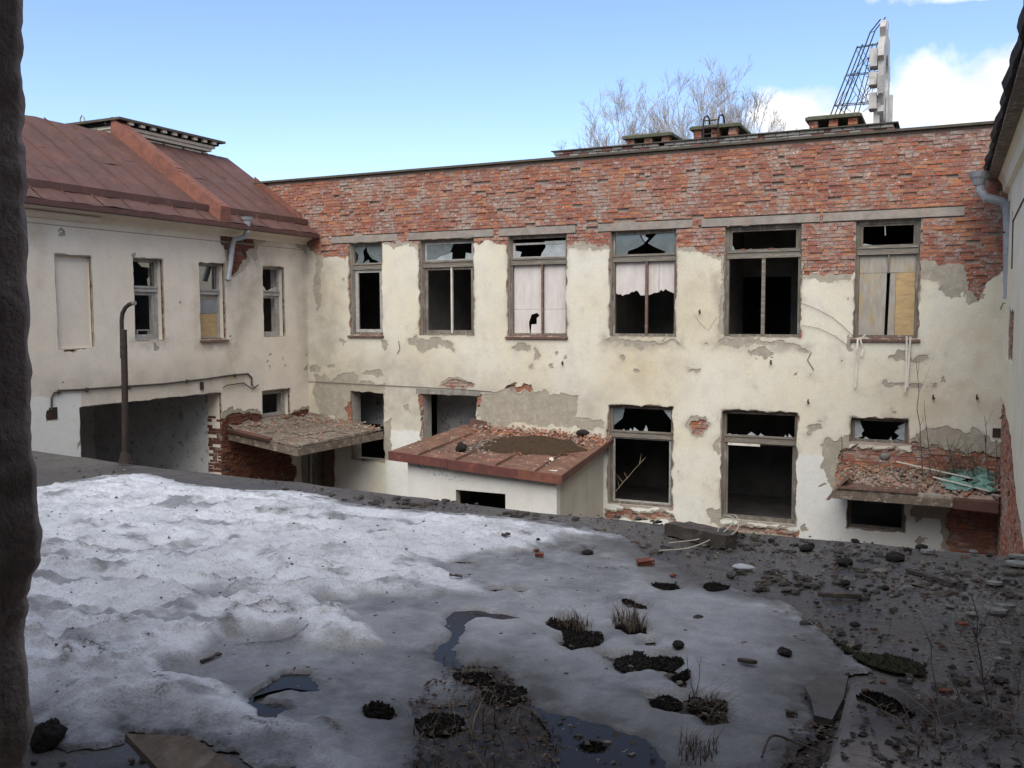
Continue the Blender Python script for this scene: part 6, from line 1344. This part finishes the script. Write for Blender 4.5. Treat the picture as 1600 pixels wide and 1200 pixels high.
for a in [(1450, 864, 24, .7, 'thin pale plate on the felt below the right canopy'), (1590, 884, 40, .9, 'largest pale slate slab at the right edge of the terrace'), (1592, 872, 34, .5, 'slate sliver lying behind the largest slab at the right edge'), (1556, 957, 40, .6, 'nearer of two overlapping slate pieces on the right felt'), (1570, 950, 34, .5, 'farther of two overlapping slate pieces on the right felt'), (1553, 914, 32, .5, 'dull slate piece between the largest slab and the overlapping pair'), (1570, 1010, 26, .5, 'slate piece on the near felt at the right edge'), (1420, 922, 20, .4, 'small light flake on the middle of the felt'), (1160, 887, 42, .8, 'small leftover sheet of white ice on the dark felt'), (1168, 1037, 32, .35, 'flat dark slate lying on the near ice')]:
    mt = 'ice_bit' if 'ice on' in a[4] else ('timber' if 'dark slate' in a[4] else 'slate'); flatpiece(*a, mt, 'ice_remnant' if mt == 'ice_bit' else 'slate_piece', 'ice' if mt == 'ice_bit' else 'slate', .006 if mt == 'ice_bit' else .02)
def loose_brick(px_, py_, w, label, rot, mat='brick_dark', ci=0, seed=1):
    p, dpt = ground(px_, py_); s = w*dpt/FPX; b = MB(); b.col = BRICK_COLS[ci]; rn = random.Random(seed)
    b.hexa([(x*s*.5+rn.uniform(-.08, .08)*s, y*s*.3+rn.uniform(-.05, .05)*s, z*s*.16) for x, y, z in ((-1, -1, -1), (1, -1, -1), (1, 1, -1), (-1, 1, -1), (-1, -1, 1), (1, -1, 1), (1, 1, 1), (-1, 1, 1))])
    o = b.build('loose_brick', M[mat]); o.location = p+np.array([0, 0, s*.14]); o.rotation_euler = (.1, -.08, rot); return tag(o, label, 'brick')
loose_brick(1008, 881, 24, 'red brick half frozen into the ice near the felt', .6, ci=1)
loose_brick(843, 868, 12, 'nearer of two brick bits together on the far snow', .2)
loose_brick(838, 856, 8, 'farther of two brick bits together on the far snow', 1.1, ci=1, seed=4)
loose_brick(1476, 1081, 14, 'red brick chip lying on the felt plinth', .1, ci=2)
loose_brick(1505, 977, 15, 'flat reddish brick piece on the right felt', .4, ci=6, seed=6)
loose_brick(1052, 900, 9, 'tiny brick crumb at the ice edge', .9, seed=7)
# timber, planks, sticks
def beam(a, c, w, h, label, mat='timber', name='timber_beam', cat='beam', lift=0):
    p0, _ = ground(*a); p1, _ = ground(*c); d = p1-p0; s = np.cross(d, (0, 0, 1)); s = s/np.linalg.norm(s)*w/2; rn = random.Random(int(a[0]))
    q = MB(); n = 6; V_ = []
    for k in range(n+1):
        m = p0+d*k/n+[0, 0, lift]
        e = lambda: rn.uniform(-.006, .006)
        V_ += [m-s+[0, 0, e()], m+s+[0, 0, e()], m+s+[0, 0, h+e()], m-s+[0, 0, h+e()]]
    F_ = [(k*4+i, k*4+(i+1) % 4, (k+1)*4+(i+1) % 4, (k+1)*4+i) for k in range(n) for i in range(4)]+[(3, 2, 1, 0), tuple(n*4+i for i in range(4))]
    q.add(V_, F_); return tag(q.build(name, M[mat]), label, cat)
beam((1046, 834), (1142, 856), .14, .11, 'dark rotten timber beam at the far edge below the pale wire')
beam((1072, 829), (1148, 846), .10, .07, 'second rotten timber behind the beam with the wire', lift=.01)
beam((1284, 932), (1345, 934), .05, .03, 'rotten stick with a knot lying on the middle felt', name='stick', cat='stick')
beam((1418, 893), (1492, 916), .05, .025, 'long dark stick slanting across the right felt', name='stick', cat='stick')
beam((1228, 1116), (1246, 1117), .03, .02, 'short dark stick on the ice near the plinth', name='stick', cat='stick')
beam((785, 838), (796, 839), .03, .02, 'short stick far out on the snow', name='stick', cat='stick')
beam((702, 900), (722, 902), .02, .015, 'thin dark twig lying on the snow in the middle', name='stick', cat='stick')
beam((314, 1035), (345, 1022), .02, .012, 'dark twig in the left ice hollow', name='stick', cat='stick')
pa, pb, pc_, pd = on(2, -1.86, 195, 1146), on(2, -1.80, 300, 1150), on(2, -1.80, 420, 1235), on(2, -1.86, 270, 1225)
q = MB(); q.hexa([v_+[0, 0, -.035] for v_ in (pa, pb, pc_, pd)]+[pa, pb, pc_, pd]); tag(q.build('plank', M['plank']), 'brown weathered plank poking out of the snow at the bottom left', 'plank')
# pale loose wire by the beam
def gwire(pts, lift, r, label, mat='wire', name='wire_loop'):
    P_ = [ground(*p)[0]+[0, 0, l] for p, l in zip(pts, lift)]; q = MB(); fine = []
    P_ = [P_[0]]+P_+[P_[-1]]
    for i in range(1, len(P_)-2):
        for k in range(6):
            t = k/6; a, b, c, d = P_[i-1:i+3]; fine.append(.5*((2*b)+(c-a)*t+(2*a-5*b+4*c-d)*t*t+(3*b-a-3*c+d)*t**3))
    fine.append(P_[-2]); q.tube(fine, r, 5); return tag(q.build(name, M[mat]), label, 'wire')
gwire([(1030, 862), (1075, 860), (1110, 852), (1135, 845), (1146, 838), (1130, 828)], [.01, .02, .05, .10, .16, .14], .006, 'longest pale wire curling from the ice over the rotten beam')
gwire([(1045, 850), (1085, 849), (1112, 847), (1125, 853), (1140, 855), (1153, 845), (1148, 832), (1122, 826)], [.01, .03, .06, .08, .10, .12, .16, .10], .006, 'brighter pale wire with the wide loop standing over the beam')
gwire([(1125, 855), (1122, 848), (1135, 842), (1150, 850)], [.05, .12, .10, .04], .004, 'thinnest wire loop tangled at the end of the beam')
gwire([(1190, 1190), (1205, 1170), (1240, 1168), (1290, 1185)], [.02, .06, .05, .02], .006, 'dark bent stem arching over the ice edge at the bottom', 'twig', 'dry_stalk')
# bent iron pipe on the terrace edge
p0, dpt = ground(196, 722); Yp = float(p0[1]); pp = lambda x, y: on(1, Yp, x, y)
pi = empty('bent_pipe', tuple(p0), 'rusty upright iron pipe with a curved hook top standing at the terrace edge', 'pipe')
q = MB(); q.tube([pp(196, 724), pp(195, 600), pp(193, 515)], .043, 12); q.build('post', M['iron'], pi)
q = MB(); q.tube([pp(191, 560), pp(190.5, 520), pp(190, 500), pp(191.5, 489), pp(196, 480.5), pp(202, 475.5), pp(209, 473.5)], .028, 10); q.build('curved_top', M['iron'], pi)
q = MB(); q.tube([pp(208, 473.6), pp(211, 473.2)], .031, 10); q.build('pipe_end', M['concrete'], pi)
for yy in (540, 551, 602): MB().tube([pp(193+(yy-515)*.01, yy), pp(193+(yy-515)*.01, yy+2.5)], .049, 12).build('clamp', M['iron'], pi)
q = MB(); q.tube([p0+[0, 0, -.01], p0+[0, 0, .05], p0+[0, 0, .14]], .10, 12, .055); q.build('foot', M['iron'], pi)
# green moss on the felt and on the plinth
def gsurf(x, y): return np.array([x, y, GP(x, y)])
moss_sheet('moss_strip', gsurf, tzp([(1296, 1008), (1318, 1004), (1345, 1018), (1400, 1026), (1445, 1040), (1440, 1050), (1400, 1050), (1355, 1038), (1325, 1022)]), 5, .05, M['moss_green'], 'long green moss strip between the ice and the bare felt', 60)
moss_sheet('moss_strip', gsurf, tzp([(1335, 1085), (1350, 1078), (1385, 1085), (1410, 1100), (1432, 1115), (1428, 1126), (1400, 1118), (1370, 1105), (1345, 1095)], -1.53), 7, .06, M['moss'], 'dark moss bank on top of the felt plinth', 60)
# ------------------------------------------------------------------ things nobody could count
rn = random.Random(77); rng = np.random.default_rng(77)
b = MB(); pts = []
while len(pts) < 1500:
    x, y = rn.uniform(-12.5, .9), rn.uniform(2.6, 9.2)
    if y > np.interp(x, ex, ey)-.25 or SNOW_H(x, y) > .004 or (x < -4 and rn.random() < .5): continue
    if vnoise(np.array([x*1.3]), np.array([y*1.3]), 9)[0]+.3*(x > -1) < .45: continue
    pts.append((x, y, GP(x, y)-.004))
chips(b, pts[:1050], (.012, .05), rn, [(.05, .045, .04), (.08, .07, .06), (.16, .14, .12), (.03, .028, .026), (.15, .14, .125), (.10, .055, .04)], .4)
while True:
    x, y = rn.uniform(-9, .2), rn.uniform(3, 8.5)
    if len(pts) > 2100: break
    if SNOW_H(x, y) > .01: pts.append((x, y, GP(x, y)-.016))
chips(b, pts[1500:], (.008, .03), rn, [(.05, .045, .04), (.07, .055, .045), (.11, .09, .075)], .35)
gm, g = material('grit_pieces'); g.out(g.mix(g.ramp(g.noise(30), .3, .7, 0, .5), g.attr('col', 'Color'), (.06, .055, .05)), .9)
pm = []
while len(pm) < 460:
    x, y = rn.uniform(-7, .9), rn.uniform(3.2, 8.7)
    if SNOW_H(x, y) > .004 and (x < -2.2 or rn.random() > .05): continue
    if vnoise(np.array([x*1.1+4]), np.array([y*1.7]), 19)[0] < .5: continue
    if x > cx-.05 and y < cy+.05 and rn.random() < .8: continue
    pm.append((x, y, GP(x, y)-.012))
chips(b, pm, (.03, .105), rn, [(.03, .026, .022), (.045, .037, .03), (.022, .02, .018), (.06, .05, .04)], .22)
pm = []
while len(pm) < 1500:
    x, y = rn.uniform(-6, .9), rn.uniform(3.2, 8.6)
    if SNOW_H(x, y) < .004: pm.append((x, y, GP(x, y)-.003))
chips(b, pm, (.008, .026), rn, [(.04, .035, .03), (.09, .078, .066), (.02, .018, .016), (.2, .18, .155)], .4)
tag(b.build('grit', gm, kind='stuff'), 'grit and small crumbs scattered over the felt and ice', 'grit', kind='stuff')
def inpoly(poly):
    P_ = np.array(poly); 
    while True:
        x, y = rn.uniform(P_[:, 0].min(), P_[:, 0].max()), rn.uniform(P_[:, 1].min(), P_[:, 1].max())
        if sdf_poly(np.array([x]), np.array([y]), P_)[0] < 0: return x, y
b = MB()
lit = [(soilpoly, 900), (tzp([(1330, 1110), (1600, 1080), (1600, 1230), (1300, 1230)], -1.53), 170), (tzp([(1230, 1140), (1300, 1120), (1300, 1220), (1220, 1220)]), 120), (tzp([(1450, 980), (1600, 960), (1600, 1080), (1480, 1060)]), 120)]
waterpoly = np.array(tzp([(850, 1105), (1000, 1150), (1120, 1170), (1120, 1260), (870, 1240), (880, 1150)]))
for poly, k in lit:
    for _ in range(k):
        x, y = inpoly(poly)
        if rn.random() < .93 and sdf_poly(np.array([x]), np.array([y]), waterpoly)[0] < 0: continue
        p = np.array([x, y, GP(x, y)+rn.uniform(.002, .018)]); s = rn.uniform(.008, .026); a = rn.uniform(0, 6.28); t = [rn.uniform(-.5, .5) for _ in range(4)]
        c_, s_ = math.cos(a)*s, math.sin(a)*s
        b.add([p+[c_, s_, t[0]*s], p+[-s_*.55, c_*.55, t[1]*s], p+[-c_, -s_, t[2]*s], p+[s_*.55, -c_*.55, t[3]*s]], [(0, 1, 2), (0, 2, 3)])
tag(b.build('leaf_litter', M['litter'], kind='stuff'), 'dead leaf litter on the wet soil patches', 'leaf litter', kind='stuff')
def grass(poly, k, hmin, hmax, b, lay=.6, wdt=.003, dirn=None):
    for _ in range(k):
        x, y = inpoly(poly); z = GP(x, y); h = rn.uniform(hmin, hmax); a = rn.uniform(0, 6.28) if dirn is None else rn.gauss(dirn, .7); l = rn.uniform(.15, 1.0)*lay*h*1.6
        p0 = np.array([x, y, z-.01]); dv = np.array([math.cos(a), math.sin(a), 0]); w = np.array([-dv[1], dv[0], 0])*wdt; V_ = []
        for t in (0, .35, .7, 1):
            c = p0+dv*l*t**1.6+np.array([0, 0, h*(t-.45*lay*t*t)]); ww_ = w*(1-t*.85); V_ += [c-ww_, c+ww_]
        b.add(V_, [(0, 1, 3, 2), (2, 3, 5, 4), (4, 5, 7, 6)])
b = MB()
grass(tzp([(640, 1120), (690, 1100), (760, 1085), (800, 1100), (760, 1180), (700, 1260), (640, 1240)]), 150, .04, .13, b)
grass(tzp([(740, 1100), (860, 1120), (900, 1200), (860, 1260), (740, 1260)]), 60, .05, .15, b)
grass(tzp([(860, 975), (900, 968), (925, 985), (900, 995)]), 110, .05, .17, b)
grass(tzp([(950, 978), (985, 970), (1010, 985), (985, 994)]), 190, .06, .20, b, .5)
grass(tzp([(1070, 1095), (1110, 1090), (1135, 1125), (1100, 1130)]), 120, .06, .2, b, 1.0, dirn=-.6)
grass(tzp([(690, 1030), (800, 1060), (780, 1080), (700, 1050)]), 60, .04, .12, b)
grass(tzp([(1060, 1160), (1120, 1165), (1120, 1200), (1060, 1200)]), 90, .05, .12, b)
grass(tzp([(1400, 1110), (1600, 1080), (1600, 1260), (1330, 1260)], -1.53), 100, .08, .26, b, 1.4)
tag(b.build('dry_grass', M['straw_dark'], kind='stuff'), 'dry dead grass tufts sticking out of the ice and soil', 'dry grass', kind='stuff')
b = MB()
grass(tzp([(1360, 1120), (1600, 1100), (1600, 1240), (1300, 1240)], -1.53), 20, .15, .4, b, 1.5, .0015)
grass(tzp([(690, 1110), (900, 1130), (900, 1240), (690, 1240)]), 26, .10, .26, b, 1.2, .0014)
tag(b.build('straw_blades', M['straw'], kind='stuff'), 'single pale straw blades across the near soil', 'dry grass', kind='stuff')
def near_twig(base, top, label, seed, r=.006, nb=5, spread=.35):
    p, dpt = ground(*base); t = on(1, float(p[1])+.05, *top); return sapling('twig_plant', p-np.array([0, 0, .02]), t, label, seed, r, 8, nb, 'twig', spread, 'twig')
near_twig((1086, 1080), (1072, 1022), 'taller stem of the two-stemmed twig rising from the ice', 11, .0035, 3)
near_twig((1088, 1080), (1096, 1026), 'shorter leaning stem of the two-stemmed twig in the ice', 12, .003, 2)
near_twig((1476, 1180), (1450, 985), 'thin dark stem standing on the plinth left of the tallest one', 13, .004)
near_twig((1556, 1195), (1520, 930), 'tallest dark bare stem at the near right, leaning left', 14, .006, 6)
near_twig((1585, 1150), (1596, 1020), 'short bare stem at the right edge of the picture', 15, .0035)
near_twig((1548, 1110), (1556, 1030), 'weak stem between the tallest and the one at the edge', 16, .004)
near_twig((1500, 1100), (1490, 1040), 'small weak stem behind the tallest stem on the plinth', 17, .004)
near_twig((845, 1195), (812, 1130), 'bent dead stem in the leaf litter in front', 18, .004, 3)
near_twig((790, 1180), (770, 1095), 'upright dead stem in the dry grass in front', 19, .004, 4)

# ================================================================== the ruined room the view is from
rbm = empty('ruined_wall', (-1.6, .65, -2.0), 'dark rough edge of a wall opening along the left border', 'wall')
edge = [(30, -400), (34, -100), (35, 0), (37, 120), (40, 300), (45, 420), (49, 600), (54, 690), (57, 750), (56, 770), (61, 790), (62, 870), (60, 882), (50, 892), (46, 905), (48, 925), (45, 935), (47, 945), (43, 960), (36, 985), (40, 1010), (46, 1040), (50, 1090), (51, 1130), (45, 1170), (48, 1230), (48, 1500)]
E3 = np.array([on(1, .95, *p) for p in edge]); ez, exx = E3[::-1, 2], E3[::-1, 0]
zs = np.arange(-1.98, 1.5, .012); VV = []; nc = 0
cols = [(.30, 0, 0), (.45, 0, 1), (.60, 0, 1), (.68, 0, 1), (.75, 0, 1), (.81, 0, 1), (.86, 0, 1), (.90, 0, 1), (.93, .0, 1), (.95, -.012, 1), (.955, -.05, 1), (.955, -.12, .6), (.955, -.3, .4), (.955, -1.2, 0)]
for z in zs:
    xe = float(np.interp(z, ez, exx))
    for (y, dx, na) in cols:
        nse = .009*float(fbm(np.array([y*9]), np.array([z*9]), 3, 4)[0])+.014*float(fbm(np.array([y*30]), np.array([z*30]), 5, 3)[0])
        VV.append((xe+.010+dx+nse*na-(.0 if y > .9 else .004), y+(nse*na*.6 if y > .94 else 0), z))
nc = len(cols); q = MB(); q.add(VV, [(i*nc+k, i*nc+k+1, (i+1)*nc+k+1, (i+1)*nc+k) for i in range(len(zs)-1) for k in range(nc-1)]); q.build('jamb', M['jamb'], rbm, smooth=True)
q = MB(); q.box((-15.5, .30, ZG), (-1.42, .94, 3.2)); q.box((.70, .30, ZG), (.97, .94, 3.2)); q.box((-1.42, .30, 1.45), (.70, .94, 3.2)); q.box((-1.42, .30, ZG), (.70, .94, -2.02)); q.build('wall', M['jamb'], rbm)
q = MB(); q.box((-5, -5, -1.75), (2, .29, -1.6)); q.box((-5, -5, 1.9), (2, .29, 2.05)); q.box((-5.2, -5, -1.75), (-5, .29, 2.05)); q.box((2, -5, -1.75), (2.2, .29, 2.05)); q.box((-5.2, -5.2, -1.75), (2.2, -5, 2.05)); q.build('room', M['interior_dark'], rbm)
q = MB(); q.box((-15.8, -6, 3.21), (1.2, 1.25, 3.35)); q.build('roof', M['felt'], rbm)
